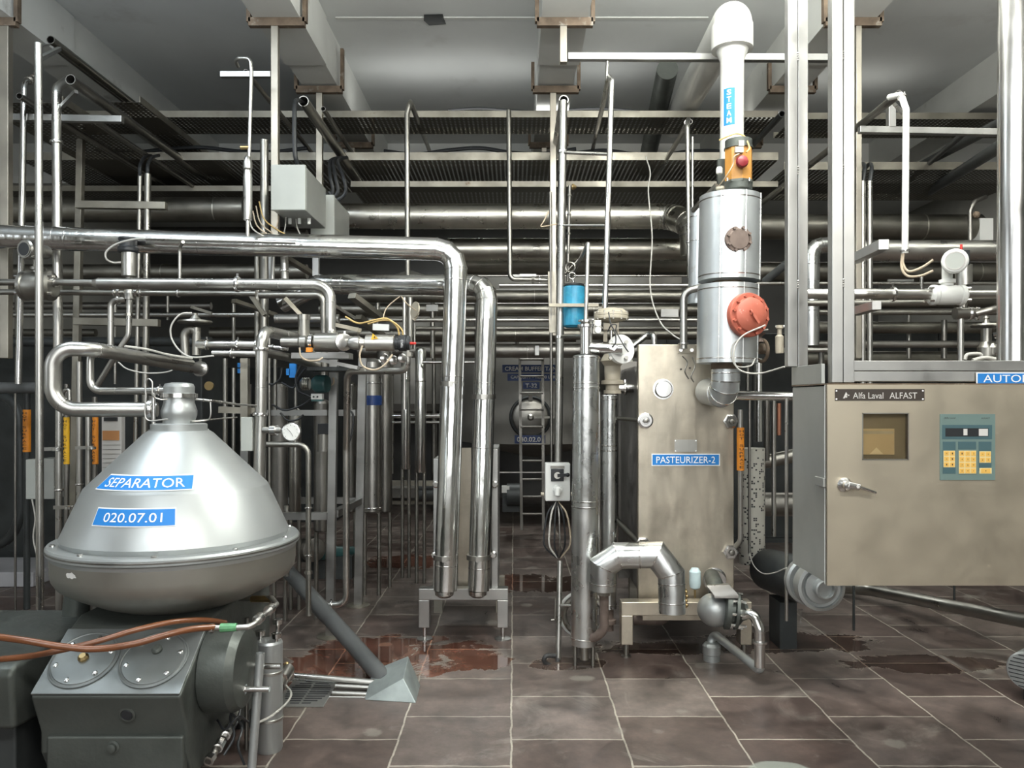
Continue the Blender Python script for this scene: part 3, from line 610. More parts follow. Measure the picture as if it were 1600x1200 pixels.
# trays across the room
tray('upper cable tray crossing the whole room under the ceiling', P(60, 173, 6.05), P(1216, 173, 6.05), .38, rail=.05)
tray('upper cable tray section on the far right with mesh floor', P(1238, 176, 6.2), P(1640, 178, 6.2), .45, rail=.05)
tray('middle cable tray with wide perforated floor crossing the room', P(30, 238, 6.1), P(1216, 240, 6.1), .95, rail=.06)
tray('middle cable tray section right of the steel columns', P(1225, 253, 6.15), P(1640, 258, 6.15), .95, rail=.06)
tray('lower cable tray with perforated floor above the big clad pipes', P(548, 283, 6.35), P(1216, 292, 6.35), .85, rail=.045)
tray('lower cable tray on the left above the big dark pipe', P(-40, 290, 6.5), P(500, 284, 6.5), .85, rail=.045)
for i, (x0, x1, y, dy) in enumerate(((600, 900, 240, 5), (900, 1160, 243, -4), (150, 480, 238, 4), (700, 1000, 176, -3))):
    wire(('thick black cables lying on the middle tray left of the central posts', 'black cables sagging over the middle tray behind the steam pipe', 'black cable lying along the left part of the middle tray', 'thin black cable along the top of the upper tray')[i],
         [(x0 + (x1 - x0) * k / 6, y - 4 + dy * math.sin(k * 1.7), 6.3) for k in range(7)], .016 if i < 3 else .01, BLACK, 'black_cable', 'cable')

# ================================================================== VALVE AND PIPE RUNS, LEFT
HP = 4.3
pipe('long foil clad pipe across the left that turns down into the left foil column', [(-60, 368, 4.55), (300, 380, 4.62), (713, 390, 4.72), (711, 470, 4.70), (696, 922, 4.62)], .069, FOIL, 'insulated_pipe', 'insulated pipe', bend=.12, lobster=True, seams=(.11, .125, .28, .62, .74, .97), n=36)
pipe('foil clad pipe behind it that turns down into the right foil column', [(440, 474, 5.2), (500, 444, 5.15), (700, 446, 5.0), (762, 446, 4.85), (760, 500, 4.82), (748, 922, 4.72)], .066, FOIL, 'insulated_pipe', 'insulated pipe', bend=.11, lobster=True, seams=(.12, .14, .45, .62, .74, .96), n=36)
for x, Y, lb in ((694.5, 4.62, 'left'), (746.5, 4.72, 'right')):
    c = P(x, 925, Y); single('pipe_end_cap', 'rounded steel cap closing the bottom of the %s foil column' % lb, 'pipe cap', MB().lathe(c, [(.058, 0.01), (.055, -.015), (.035, -.03), (.01, -.036)], n=32), CHROME)
# straps on the columns
for i, (x, y, Y) in enumerate(((696, 870, 4.63), (748, 870, 4.73), (706, 600, 4.68), (756, 620, 4.78))):
    c = P(x, y, Y); g = MB().lathe(c, [(.066, -.014), (.073, -.014), (.073, .014), (.066, .014)], n=40); g.box(c.x - .012, c.x + .012, c.y - .085, c.y - .07, c.z - .016, c.z + .016)
    single('pipe_strap', ('steel strap low on the left foil column', 'steel strap low on the right foil column', 'steel band halfway up the left foil column', 'steel band halfway up the right foil column')[i], 'strap', g, STEEL)
# exchanger frame behind the foil columns
K = thing('heat_exchanger', 'narrow plate heat exchanger on a low steel stand behind the foil columns', 'heat exchanger', V((P(724, 920, 4.95).x, 4.95, 0)))
a, b = P(680, 925, 4.95), P(777, 716, 4.95)
MB().box(P(716, 0, 4.98).x, P(736, 0, 4.98).x, 4.98, 5.01, P(0, 925, 4.98).z, P(0, 700, 4.98).z).build('front_plate', PLATE, K)
MB().box(P(677, 0, 4.9).x, P(688, 0, 4.9).x, 4.9, 5.5, a.z, b.z).build('side_rail', SQ, K, bevel=.003)
MB().box(P(768, 0, 4.9).x, P(778, 0, 4.9).x, 4.9, 5.5, a.z, P(0, 702, 4.9).z).build('side_rail', SQ, K, bevel=.003)
MB().box(P(683, 0, 5.0).x, P(772, 0, 5.0).x, 5.02, 5.5, a.z + .02, b.z - .25).build('plate_pack', STEELG, K)
for x, y in ((681, 757), (773, 757), (679, 868), (771, 867)):
    c = P(x, y, 4.86); MB().lathe(c, [(.022, .03), (.022, 0), (.014, -.006), (.014, -.02)], (0, 1, 0), 16).build('clamp_bolt', CHROME, K)
SB = 4.86
g = MB(); zt = zy(920, SB); zb = zy(938, SB); x0, x1 = zx(654, SB), zx(794, SB)
g.box(x0, x1, SB, SB + .08, zb, zt); g.build('stand_beam', SQ, K, bevel=.004)
for xa, xb in ((654, 671), (777, 794)):
    MB().box(zx(xa, SB), zx(xb, SB), SB, SB + .08, zy(981, SB), zb).build('stand_leg', SQ, K, bevel=.004)
    xm = zx((xa + xb) / 2, SB); ft = MB().cyl(V((xm, SB + .04, .01)), V((xm, SB + .04, zy(978, SB))), .014).build('adjustable_foot', CHROME, K)
    MB().lathe(V((xm, SB + .04, 0)), [(.05, 0), (.05, .006), (.02, .014)], n=24).build('foot_pad', SQ, ft)
MB().box(x0 + .03, x0 + .09, 5.5, 5.56, 0, zb).build('stand_leg', SQD, K); MB().box(x1 - .09, x1 - .03, 5.5, 5.56, 0, zb).build('stand_leg', SQD, K)

# thin conduit in front of the foil pipe and stubs
pipe('thin white tube lying along the front of the long foil pipe', [(228, 373, 4.3), (462, 379, 4.35)], .0105, STEEL, name='thin_tube', cat='tube')
pipe('long process pipe that ends in a downward elbow above the actuators', [(-50, 441, 4.3), (35, 441, 4.3)], .019, STEELD)
pipe('long process pipe with reducer and a big downward elbow over the actuators', [(154, 443, 4.3), (516, 445, 4.3), (516, 536, 4.3), (548, 534, 4.1)], .031, STEEL, bend=.085, clamps=(.43, .96), seams=(.56, .63, .75), n=28, seg=12)
g = MB().cyl(P(146, 442, 4.3), P(156, 443, 4.3), .0195, .031, n=28); single('pipe_reducer', 'steel reducer widening the long process pipe', 'fitting', g, STEEL)
pipe('short process pipe between the left flow meter and the reducer', [(84, 441, 4.3), (146, 442, 4.3)], .0195, STEEL, clamps=(.02,))
pipe('slimmer process pipe just below, passing through the air valve body', [(-50, 456, 4.5), (400, 459, 4.5)], .0165, STEELD, clamps=(.51, .6, .73))
pipe('slim process pipe behind the big elbow, bending down', [(405, 461, 4.8), (500, 461, 4.8), (506, 470, 4.8), (507, 600, 4.8)], .022, STEELD, bend=.06)
# flow meter left
def flow_meter(label, hx, hy, Yh, bx0, bx1, by0, by1, Yb, hr, body_mat, right_len, name='flow_meter'):
    t = thing(name, label, 'flow meter', P((bx0 + bx1) / 2, by1, Yb)); rb = m((by1 - by0) / 2, Yb); yc = (by0 + by1) / 2
    A, B = P(bx0, yc, Yb), P(bx1, yc, Yb); d = B - A
    MB().lathe(A, [(rb * .75, 0), (rb, .012), (rb, .03), (rb * .92, .035), (rb * .97, d.length * .3), (rb * .97, d.length * .7), (rb * .92, d.length - .035), (rb, d.length - .03), (rb, d.length - .012), (rb * .75, d.length)], d, 40).build('meter_body', body_mat, t)
    for s_, c in ((0, A), (1, B)):
        for k in range(4):
            an = PI / 4 + k * PI / 2; p = c + V((0, math.cos(an), math.sin(an))) * rb * .8; MB().cyl(p + V((-.012, 0, 0)), p + V((.012, 0, 0)), .008, n=6).build('flange_bolt', CHROME, t)
    mid = A.lerp(B, .5); top = P(hx, hy, Yh); MB().lathe(V((mid.x, mid.y, mid.z + rb * .9)), [(.028, 0), (.028, .012), (.038, .014), (.038, .03), (.024, .034), (.024, top.z - mid.z - rb * .9)], n=24).build('meter_neck', body_mat, t)
    fd = V((-.45, -.89, -.05)).normalized() if hx > CX else V((-.25, -.96, -.05)).normalized(); R = m(hr, Yh)
    hd = MB().lathe(top - fd * right_len, [(R * .62, 0), (R * .7, .01), (R * .7, right_len * .35), (R * .9, right_len * .45), (R * .9, right_len * .8), (R, right_len * .85), (R, right_len * 1.1), (R * .88, right_len * 1.16)], fd, 40).build('meter_head', body_mat, t)
    MB().lathe(top + fd * right_len * .16, [(R * .66, 0), (R * .66, .003)], fd, 32).build('display', BLACK if hx < CX else GREYBOX, hd)
    MB().lathe(top + fd * (right_len * .16 - .002), [(R * .66, 0), (R * .74, 0), (R * .74, .006), (R * .66, .006), (R * .66, 0)], fd, 32, closed=False).build('display_ring', STEELD, hd)
    return t
flow_meter('steel flow meter with a round dark display at the left edge', 43, 390, 4.2, 34, 84, 424, 470, 4.3, 15.5, STEELD, .13)
# air valve on slim pipe (black cap)
t = thing('air_valve', 'upright steel actuator valve with black cap and looped white air line', 'valve', P(202, 480, 4.5))
MB().cyl(P(202, 432, 4.45), P(202, 395, 4.45), .042, n=36).build('actuator', STEEL, t, bevel=.003)
MB().lathe(P(200, 395, 4.45), [(.05, 0), (.055, .01), (.055, .03), (.048, .035), (.048, .07), (.052, .072), (.05, .085)], n=36).build('cap', BLACK, t, bevel=.002)
MB().cyl(P(202, 432, 4.5), P(202, 482, 4.5), .018).lathe(P(202, 468, 4.5), [(.03, 0), (.032, .03), (.024, .06)], n=24).build('valve_body', STEEL, t)
for x in (184, 211): MB().lathe(P(x, 457, 4.5), [(.02, 0), (.028, .003), (.028, .018), (.02, .02)], (1, 0, 0), 24).build('clamp', CHROME, t)
wire('white air line looping round the black capped valve', [(236, 374, 4.3), (215, 373, 4.32), (185, 380, 4.35), (167, 392, 4.36), (166, 404, 4.37), (176, 410, 4.4), (189, 410, 4.42)], .0055, WIRE, 'air_line', 'air line')
pipe('elbowed pipe hanging from the left of the air valve', [(197, 468, 4.5), (173, 468, 4.5), (173, 546, 4.5)], .0175, STEEL, bend=.05, clamps=(.12,), seams=(.55,))
pipe('bent pipe dropping from the air valve and slanting to the left', [(202, 480, 4.5), (201, 524, 4.5), (186, 547, 4.5), (150, 606, 4.55)], .0165, STEEL, bend=.06, nuts=(.08,))
pipe('hooked thin pipe standing on the process pipe', [(286, 378, 4.25), (281, 386, 4.35), (281, 436, 4.35)], .009, STEEL, name='thin_tube', cat='tube', bend=.03)
# hand wheel valve
t = thing('diaphragm_valve', 'small diaphragm valve with a flat round top and looped white air line', 'valve', P(305, 560, 4.2))
MB().lathe(P(305, 507, 4.2), [(.02, 0), (.085, .006), (.09, .012), (.085, .02), (.03, .028), (.012, .05), (.012, .06)], n=40).build('diaphragm_housing', STEELD, t)
MB().tube([(290, 556, 4.2), (288, 520, 4.2), (300, 512, 4.2), (309, 522, 4.2)], .022, bend=.05).cyl(P(307, 512, 4.2), P(307, 555, 4.2), .022).build('valve_body', STEELD, t)
MB().cyl(P(308, 538, 4.2), P(326, 538, 4.2), .026).build('outlet', STEEL, t)
pipe('horizontal steel pipe with clamps between the diaphragm valve and the tall elbow', [(316, 538, 4.2), (406, 539, 4.2)], .0215, STEEL, clamps=(.08, .62, .95))
pipe('lower of two parallel horizontal pipes right of the diaphragm valve', [(332, 552, 4.15), (406, 553, 4.15)], .016, STEEL, clamps=(.4, .98))
wire('white air line looping from the diaphragm valve top down to the lower pipe', [(300, 489, 4.15), (282, 491, 4.13), (268, 508, 4.12), (268, 528, 4.12), (281, 548, 4.12), (300, 558, 4.12), (334, 556, 4.12)], .0045, WIRE, 'air_line', 'air line')
wire('thin grey air line running along the top of the thick loop pipe', [(195, 541, 3.7), (230, 546, 3.8), (262, 554, 3.95), (300, 560, 4.1)], .006, WIRE, 'air_line', 'air line')
wire('thin grey air line drooping under the thick loop pipe', [(185, 566, 4.4), (200, 577, 4.4), (230, 583, 4.4), (262, 581, 4.4), (275, 574, 4.4)], .004, WIRE, 'air_line', 'air line')

# tall process pipe right of the separator
pipe('tall vertical steel pipe right of the separator with an elbow at its top', [(492, 560, 4.9), (462, 528, 4.4), (409, 516, 3.98), (408, 624, 3.98), (404, 780, 3.98), (400, 1088, 3.98)], .0295, STEEL, bend=.075, clamps=(.36, .48), seams=(.24, .43), n=28)
pipe('second pipe slanting back below the tall elbow', [(405, 550, 4.05), (440, 556, 4.3), (500, 572, 4.9)], .024, STEELD)
# pressure gauge
t = thing('pressure_gauge', 'round white faced pressure gauge on a clamped stub of the tall pipe', 'gauge', P(455, 690, 3.9))
gd = V((-.05, -1, .02)).normalized()
MB().lathe(P(456, 675, 3.9) - gd * .02, [(.03, 0), (.044, .004), (.046, .02), (.046, .034), (.041, .036)], gd, 40).build('case', CHROME, t)
MB().lathe(P(456, 675, 3.9) + gd * .0135, [(.041, 0), (.041, .003)], gd, 40).build('dial', WHITE, t)
c = P(456, 675, 3.9) + gd * .018; g = MB()
g.beam(c, c + V((-.02, 0, .02)), .003, .001); g.beam(c, c + V((.012, 0, -.022)), .002, .001)
for k in range(9): an = math.radians(-40 + k * 32.5); g.beam(c + V((math.cos(an), 0, math.sin(an))) * .031, c + V((math.cos(an), 0, math.sin(an))) * .037, .002, .001)
g.build('pointer_and_marks', LEAD, t)
MB().tube([(412, 672, 3.96), (440, 672, 3.93)], .0165).build('stub_pipe', STEEL, t); MB().cyl(P(424, 672, 3.95), P(433, 672, 3.94), .026, n=24).build('clamp', CHROME, t); MB().cyl(P(436, 671, 3.93), P(447, 672, 3.92), .01, n=8).build('nut', CHROME, t)
pipe('thin pipe bending down beside the gauge to a floor stand', [(405, 694, 4.5), (482, 695, 4.5), (482, 765, 4.5), (482, 962, 4.5)], .016, STEELD, bend=.06, clamps=(.5, .72), nuts=(.8,))
g = MB(); g.beam(P(383, 560, 4.3), P(383, 690, 4.3), .04); g.beam(P(343, 640, 4.35), P(400, 642, 4.35), .035); single('support_bracket', 'dark square bracket behind the separator neck', 'bracket', g, SQD)
g = MB().pbox(376, 652, 394, 705, 3.95, .04); t = single('terminal_box', 'small grey terminal box beside the tall steel pipe', 'box', g, GREYBOX, bevel=.003)
# plain verticals low on the left behind the pole
lv = [(92, 4.6, 555, 860, .019, 'bright vertical pipe just right of the front pole behind the loop', STEEL),
      (104, 5.2, 600, 850, .016, 'vertical pipe carrying a yellow hot surface label', STEELG),
      (124, 5.0, 565, 840, .018, 'steel vertical pipe midway between the two labelled pipes', STEEL),
      (138, 4.9, 650, 800, .017, 'steel vertical pipe just left of the narrow orange label', STEEL),
      (148, 5.3, 620, 800, .017, 'vertical pipe carrying a narrow orange hot surface label', STEELG),
      (42, 5.6, 610, 900, .022, 'dark vertical pipe carrying the leftmost orange hot surface label', DARK),
      (24, 5.4, 604, 800, .008, 'thin bright tube at the far left in front of the dark panel', STEELG)]
for x, Y, ya, yb, r, lb, mt_ in lv: pipe(lb, [(x, ya, Y), V((P(x, ya, Y).x, Y, 0))], r, mt_, clamps=(.45,) if r > .0165 and mt_ is STEEL else ())
pipe('hooked pipe end showing above the yellow label', [(98, 650, 5.1), (98, 612, 5.1), (108, 606, 5.1), (110, 650, 5.1)], .012, STEEL, bend=.03)
def tube_label(label, x, y0, y1, Y, r, film, body, chars=.5):
    a, b = P(x, y1, Y), P(x, y0, Y); t = thing('pipe_label', label, 'label', a)
    MB().lathe(a, [(r, 0), (r, b.z - a.z)], n=24).build('film', film, t)
    n_ = len(body); hh = (b.z - a.z) / (n_ + 1)
    for i, ch in enumerate(body):
        if ch == ' ': continue
        lettering(t, ch, V((a.x, Y - r - .0015, b.z - hh * (i + 1))), r * 1.1, hh * .62, LEAD)
    return t
tube_label('leftmost orange hot surface label, on a dark pipe', 42, 640, 706, 5.6, .026, ORANGE, 'HOT SURFACE')
tube_label('yellow hot surface label behind the loop pipe', 104, 652, 725, 5.2, .0185, YELLOW, 'HOT SURFACE')
tube_label('narrow orange hot surface label left of the white panel', 149, 652, 725, 5.29, .019, ORANGE, 'HOT SURFACE')
t = thing('notice_panel', 'white lined notice panel with an orange strip behind the separator', 'notice panel', P(173, 735, 5.5))
MB().pbox(159, 650, 190, 760, 5.5, .05).build('board', PAPER, t); MB().pbox(160, 673, 186, 688, 5.495, .005).build('orange_strip', PLYB, t); MB().pbox(162, 652, 183, 658, 5.49, .01).build('header', BLACK, t)
for k in range(9): MB().pbox(160, 695 + k * 7, 188, 695.5 + k * 7, 5.497, .003).build('line', STEELG, t)
t = thing('switch_box', 'grey enclosure low on the left behind the front pole', 'box', P(58, 780, 5.2)); MB().pbox(40, 718, 56, 780, 5.2, .08).build('case', GREYBOX, t, bevel=.004); MB().pbox(57, 717, 84, 780, 5.24, .15).build('door', BOXIN, t, bevel=.004)
wire('thin green wire hanging below the left enclosure', [(50, 780, 5.15), (55, 810, 5.15), (52, 840, 5.15), (58, 870, 5.15)], .005, WIRE)
pipe('large dark curved pipe sweeping down at the far left', [(-60, 612, 5.9), (30, 620, 5.8), (34, 800, 5.8), (15, 850, 5.8), (-60, 858, 5.8)], .035, DARK, bend=.2)
g = MB().box(-5.3, -3.85, 6.25, 6.86, 0, .12); single('concrete_plinth', 'pale low concrete plinth at the left edge behind the motor', 'plinth', g, mat('plinth concrete', (.42, .42, .44), .7, var=.1), bevel=.01)
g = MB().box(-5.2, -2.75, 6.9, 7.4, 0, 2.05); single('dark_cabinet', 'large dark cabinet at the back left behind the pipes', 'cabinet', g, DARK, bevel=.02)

for i, (x0, x1, y, Y, lb) in enumerate(((66, 92, 702, 4.4, 'upper clamp arm joining the front pole and the bright pipe'), (118, 146, 700, 4.85, 'clamp arm joining two steel pipes left of the notice panel'), (84, 112, 793, 4.55, 'lower clamp arm low on the bright vertical pipe'))):
    t = thing('pipe_clamp', lb, 'clamp', P(x0, y, Y)); MB().beam(P(x0, y, Y), P(x1, y - 1, Y), .012, .02).build('arm', STEEL, t); MB().lathe(P(x1 - 3, y, Y), [(.018, -.01), (.026, -.008), (.026, .008), (.018, .01)], n=20).build('clamp_ring', CHROME, t)
# ================================================================== JUNCTION BOXES
def jbox(label, x0, y0, x1, y1, Y, xb, door=.15, glands=3):
    a, b = P(x0, y1, Y), P(x1, y0, Y); D_ = (x1 - CX) * Y / (xb - CX) - Y
    t = thing('junction_box', label, 'junction box', V(((a.x + b.x) / 2, Y + D_ / 2, a.z)))
    MB().box(a.x, b.x, Y + .045, Y + D_, a.z, b.z).build('case', BOXIN, t, bevel=.004)
    MB().box(a.x - .004, b.x + .004, Y, Y + .03, a.z - .004, b.z + .004).build('door', GREYBOX, t, bevel=.005)
    MB().box(a.x + .004, b.x - .004, Y + .028, Y + .05, a.z + .004, b.z - .004).build('door_gasket', BLACK, t)
    for k in range(glands):
        x = a.x + (b.x - a.x) * (k + .7) / (glands + .3); MB().cyl(V((x, Y + D_ * .45, a.z)), V((x, Y + D_ * .45, a.z - .035)), .011, n=8).build('cable_gland', WHITE, t)
    return t
jbox('grey junction box with open side face fixed to the ceiling post', 424, 258, 476, 327, 4.6, 509)
jbox('second grey junction box behind and below the first', 486, 305, 521, 366, 5.2, 546)
random.seed(11)
for i, (x0, y0, x1, y1, Y, mt_, lb) in enumerate([
    (436, 330, 418, 372, 4.75, WIREB, 'beige wire from the left gland of the junction box'), (447, 332, 440, 374, 4.8, WIRE, 'grey wire hanging straight below the junction box'),
    (462, 334, 470, 368, 4.85, WIRE, 'grey wire curving right beneath the junction box'), (400, 322, 436, 370, 4.7, WIREB, 'long beige wire fanning out left of the junction box'),
    (395, 330, 430, 372, 4.66, WIREB, 'second beige wire fanning out left of the junction box'), (388, 338, 424, 374, 4.6, WIRE, 'pale wire draped over the foil pipe by the reducer'),
    (405, 315, 445, 365, 4.72, WIREY, 'thin tan wire crossing the other wires near the junction box')]):
    wire(lb, [(x0, y0, Y), (x0 + (x1 - x0) * .2, y0 + (y1 - y0) * .55, Y - .02), (x0 + (x1 - x0) * .75, y0 + (y1 - y0) * .9, Y), (x1, y1, Y)], .004, mt_)
for i, (x0, x1, lb) in enumerate(((505, 528, 'thick'), (512, 540, 'lower'), (500, 520, 'tangled'))):
    wire('%s black cable loop drooping behind the junction box' % lb, [(x0 + 30, 246, 5.9), (x0 + 16, 252, 5.7), (x1 - 4, 275, 5.6), (x1, 300, 5.6), (x1 - 14, 312, 5.6), (x0 + 2, 300, 5.6)], .013, BLACK, 'black_cable', 'cable')
wire('black cable hanging down beside the post above the junction box', [(474, 160, 4.95), (462, 158, 4.75), (460, 190, 4.7), (461, 240, 4.68), (465, 256, 4.7)], .014, BLACK, 'black_cable', 'cable')
# vent with hook (walking stick pipe)
t = thing('vent_pipe', 'slim hooked steel vent pipe with a bottle shaped chamber', 'vent pipe', P(387, 368, 4.5))
MB().tube([(372, 104, 4.6), (368, 96, 4.55), (372, 91, 4.52), (391, 91, 4.5), (393, 112, 4.5), (389, 248, 4.5)], .0105, bend=.035).build('riser', STEEL, t)
MB().lathe(P(387, 345, 4.5), [(.012, -.09), (.012, 0), (.024, .004), (.026, .03), (.026, .25), (.02, .29), (.026, .30), (.026, .335), (.018, .365), (.010, .375)], n=28).build('chamber', STEEL, t)
MB().cyl(P(376, 231, 4.5), P(389, 231, 4.5), .012, n=10).build('vent_valve', BRASS, t)
g = MB().lathe(P(413, 219, 5.0), [(.026, -1.3), (.026, 0), (.022, 0), (.022, -.1)], n=24, closed=False); single('steel_pipe', 'open topped vertical pipe just left of the junction box post', 'pipe', g, STEELD)
pipe('vertical pipe stub between the foil pipe and the process pipe elbow', [(444, 384, 4.75), (445, 436, 4.75)], .023, STEEL, clamps=(.75,))
pipe('thin vertical pipe left of the stub below the foil pipe', [(427, 380, 4.9), (426, 437, 4.9)], .012, STEEL)
g = MB(); g.beam(P(422, 372, 5.2), P(420, 440, 5.2), .05); single('support_post', 'short square post behind the foil pipe near its middle', 'post', g, SQ)
g = MB(); g.beam(P(494, 400, 5.3), P(494, 432, 5.3), .04); single('support_post', 'tiny square post above the second foil pipe', 'post', g, SQ)

# ================================================================== ACTUATOR CLUSTER
AY = 4.0
t = thing('actuator_valve', 'horizontal steel valve actuator with yellow warning triangle and black head', 'valve', P(600, 560, AY))
MB().lathe(P(571, 536, AY), [(.03, 0), (.043, .004), (.043, .148), (.038, .152)], (1, 0, 0), 40).build('actuator_cylinder', STEEL, t)
MB().lathe(P(617, 536, AY), [(.036, 0), (.036, .02), (.042, .022), (.042, .06), (.036, .062), (.036, .078)], (1, 0, 0), 32).build('control_head', BLACK, t)
MB().lathe(P(641, 536.5, AY), [(.007, 0), (.006, .03)], (1, 0, 0), 12).build('red_pin', REDL, t)
MB().lathe(P(545, 536, AY), [(.024, 0), (.03, .01), (.036, .03), (.036, .055), (.03, .06), (.022, .088)], (1, 0, 0), 32).build('valve_body', STEEL, t)
c = P(585, 527, AY - .042); tri = MB().prism([c + V((-.017, 0, -.012)), c + V((.019, 0, -.006)), c + V((-.008, 0, .02))], (0, -.0015, 0)).build('warning_triangle', YELLOW, t)
MB().prism([c + V((-.003, -.002, -.004)), c + V((.006, -.002, -.002)), c + V((0, -.002, .009))], (0, -.001, 0)).build('flash_mark', LEAD, tri)
lettering(t, 'TOPCO', P(628, 537, AY - .0435), .040, .011, SIGNW, X=(0, 0, 1), Z=(-1, 0, 0))
for k in range(3): MB().lathe(P(600 + 14 * k, 560 + (k % 2) * 3, AY + .1), [(.016, 0), (.024, .003), (.024, .014), (.016, .017)], (.4, -.9, 0), 20).build('small_clamp', CHROME, t)
wire('white air line hanging in a loop under the black headed actuator', [(566, 540, 3.94), (562, 556, 3.93), (567, 572, 3.93), (585, 578, 3.93), (601, 570, 3.93), (613, 554, 3.95)], .005, WIREB, 'air_line', 'air line')
wire('yellow air line arching over the actuator from the left', [(540, 495, 4.1), (560, 505, 4.05), (585, 500, 4.0), (605, 498, 4.0), (620, 510, 4.0), (624, 524, 4.0)], .0045, WIREY, 'air_line', 'air line')
wire('second yellow air line arching into the black head', [(575, 506, 4.05), (595, 501, 4.02), (612, 502, 4.0), (627, 514, 3.99), (630, 524, 4.0)], .004, WIREY, 'air_line', 'air line')
t = thing('mix_proof_valve', 'cast steel valve block where the tall elbow meets the process pipe', 'valve', P(500, 560, 4.1))
MB().lathe(P(440, 535, 4.1), [(.026, 0), (.026, .09), (.036, .1), (.036, .13), (.024, .14), (.024, .17), (.05, .18), (.052, .30), (.04, .32), (.028, .34)], (1, 0, 0), 36).build('valve_body', STEELD, t)
for x in (483, 521): MB().lathe(P(x, 535, 4.1), [(.03, 0), (.045, .004), (.045, .02), (.03, .024)], (1, 0, 0), 30).build('clamp_band', CHROME, t)
MB().lathe(P(536, 535, 4.05), [(.030, 0), (.045, .004), (.045, .018), (.03, .022)], (.5, -.85, 0), 30).build('clamp_band', CHROME, t)
MB().cyl(P(475, 525, 4.2), P(475, 500, 4.2), .03).cyl(P(475, 500, 4.2), P(475, 492, 4.2), .034).build('vertical_actuator', STEELD, t)
MB().pbox(478, 543, 487, 550, 4.03, .02).build('orange_clip', ORANGE, t)
pipe('stub valve with red handle below the tall elbow', [(420, 542, 4.3), (450, 545, 4.3)], .012, CHROME, nuts=(.2, .8))
g = MB(); g.pbox(455, 551, 545, 560, 4.35, .12); g.beam(P(470, 556, 4.4), P(560, 575, 4.4), .06, .02); single('valve_bracket', 'flat steel bracket plate carrying the valve block', 'bracket', g, SQ)
g = MB(); g.pbox(480, 573, 562, 579, 4.6, .3); single('mounting_plate', 'dark mounting plate above the green transmitter', 'plate', g, DARK)
wire('grey hose curling below the valve block to the right', [(468, 543, 4.0), (470, 556, 4.0), (480, 563, 4.0), (496, 563, 4.0), (504, 559, 4.02)], .0045, WIREB, 'air_line', 'air line')
wire('thin wire running from the tray clamp down to the second foil pipe', [(625, 463, 4.6), (610, 475, 4.6), (602, 485, 4.55), (598, 500, 4.5)], .0035, WIREB)
wire('short wire from the overhead clamp to the white lamp head', [(627, 463, 4.6), (636, 475, 4.6), (650, 485, 4.65)], .0035, WIREB)
g = MB().lathe(P(652, 485, 4.7), [(.012, -.01), (.03, 0), (.048, .01), (.05, .02)], (-.7, -.5, .1), 28); g.cyl(P(646, 500, 4.7), P(653, 488, 4.7), .012); single('lamp_head', 'small tilted round lamp head beside the left foil column', 'lamp', g, BEIGE)
# beige trunking pieces
g = MB(); g.beam(P(446, 466, 4.5), P(470, 492, 4.5), .03, .02); single('cable_trunking', 'beige slanting trunking strip left of the big elbow', 'trunking', g, BEIGE)
g = MB(); g.beam(P(527, 508, 4.25), P(562, 516, 4.2), .034, .02); single('cable_trunking', 'beige ribbed trunking strip right of the big elbow', 'trunking', g, BEIGE)
g = MB(); g.beam(P(583, 511, 4.9), P(608, 512, 4.9), .028, .04); single('cable_trunking', 'small white trunking stub behind the actuator', 'trunking', g, WHITE)
for i, (a, b, Y, w_, lb) in enumerate((((445, 402), (495, 432), 5.5, .05, 'dark diagonal brace behind the foil pipe reducer'), ((550, 462), (600, 500), 4.75, .055, 'wide dark diagonal brace right of the big elbow'),
        ((505, 468), (590, 520), 5.0, .035, 'long diagonal steel brace behind the big elbow'), ((560, 495), (610, 535), 4.95, .05, 'dark diagonal brace running down behind the black head'),
        ((365, 470), (430, 492), 4.9, .04, 'dark perforated diagonal bracket left of the big elbow'))):
    g = MB(); g.beam(P(*a, Y), P(*b, Y + .3), w_, w_ * .6); single('diagonal_brace', lb, 'brace', g, SQD if i != 2 else STEELD)
for i, (x, y0, y1, Y, r, lb) in enumerate(((632, 465, 640, 4.9, .013, 'thin vertical pipe immediately left of the lamp head'), (641, 465, 545, 4.95, .02, 'dark vertical tube beside the lamp head'),
      (648, 505, 545, 4.85, .006, 'thin rod right of the black head'), (402, 395, 545, 5.2, .019, 'dark vertical pipe left of the tall elbow'))):
    pipe(lb, [(x, y0, Y), (x, y1, Y)], r, STEELD if i else STEEL, name='steel_pipe')
pipe('small pipe bending from below the actuator head down to the rack foot', [(637, 548, 4.3), (637, 579, 4.3), (543, 580, 4.5), (541, 700, 4.8), (541, 944, 4.85), (510, 946, 4.85)], .0205, STEEL, bend=.07, clamps=(.985,), nuts=(.01,))

# ================================================================== RACK FRAME AND EQUIPMENT INSIDE
R_ = thing('pipe_rack', 'open square tube rack frame standing on round floor plates', 'rack', V((P(518, 0, 4.95).x, 4.95, 0)))
def post(x0, x1, yt, Y, nm='post'):
    a = P(x0, yt, Y); w_ = m(12, Y); xb = P(x1, 1000, Y).x
    p = MB(); p.beam(V((a.x, Y, a.z)), V((xb, Y, 0.012)), w_, w_, up=V((0, 1, 0))); o_ = p.build(nm, SQ, R_)
    MB().lathe(V((xb, Y, 0)), [(.085, 0), (.085, .006), (.07, .01), (.03, .012)], n=36).build('foot_plate', SQD, o_)
post(522, 516, 560, 4.95); post(567, 560, 560, 5.7); post(385, 380, 600, 5.7)
def bar(x0, y0, Y0_, x1, y1, Y1_, w_=.045): MB().beam(P(x0, y0, Y0_), P(x1, y1, Y1_), w_).build('rail', SQ, R_)
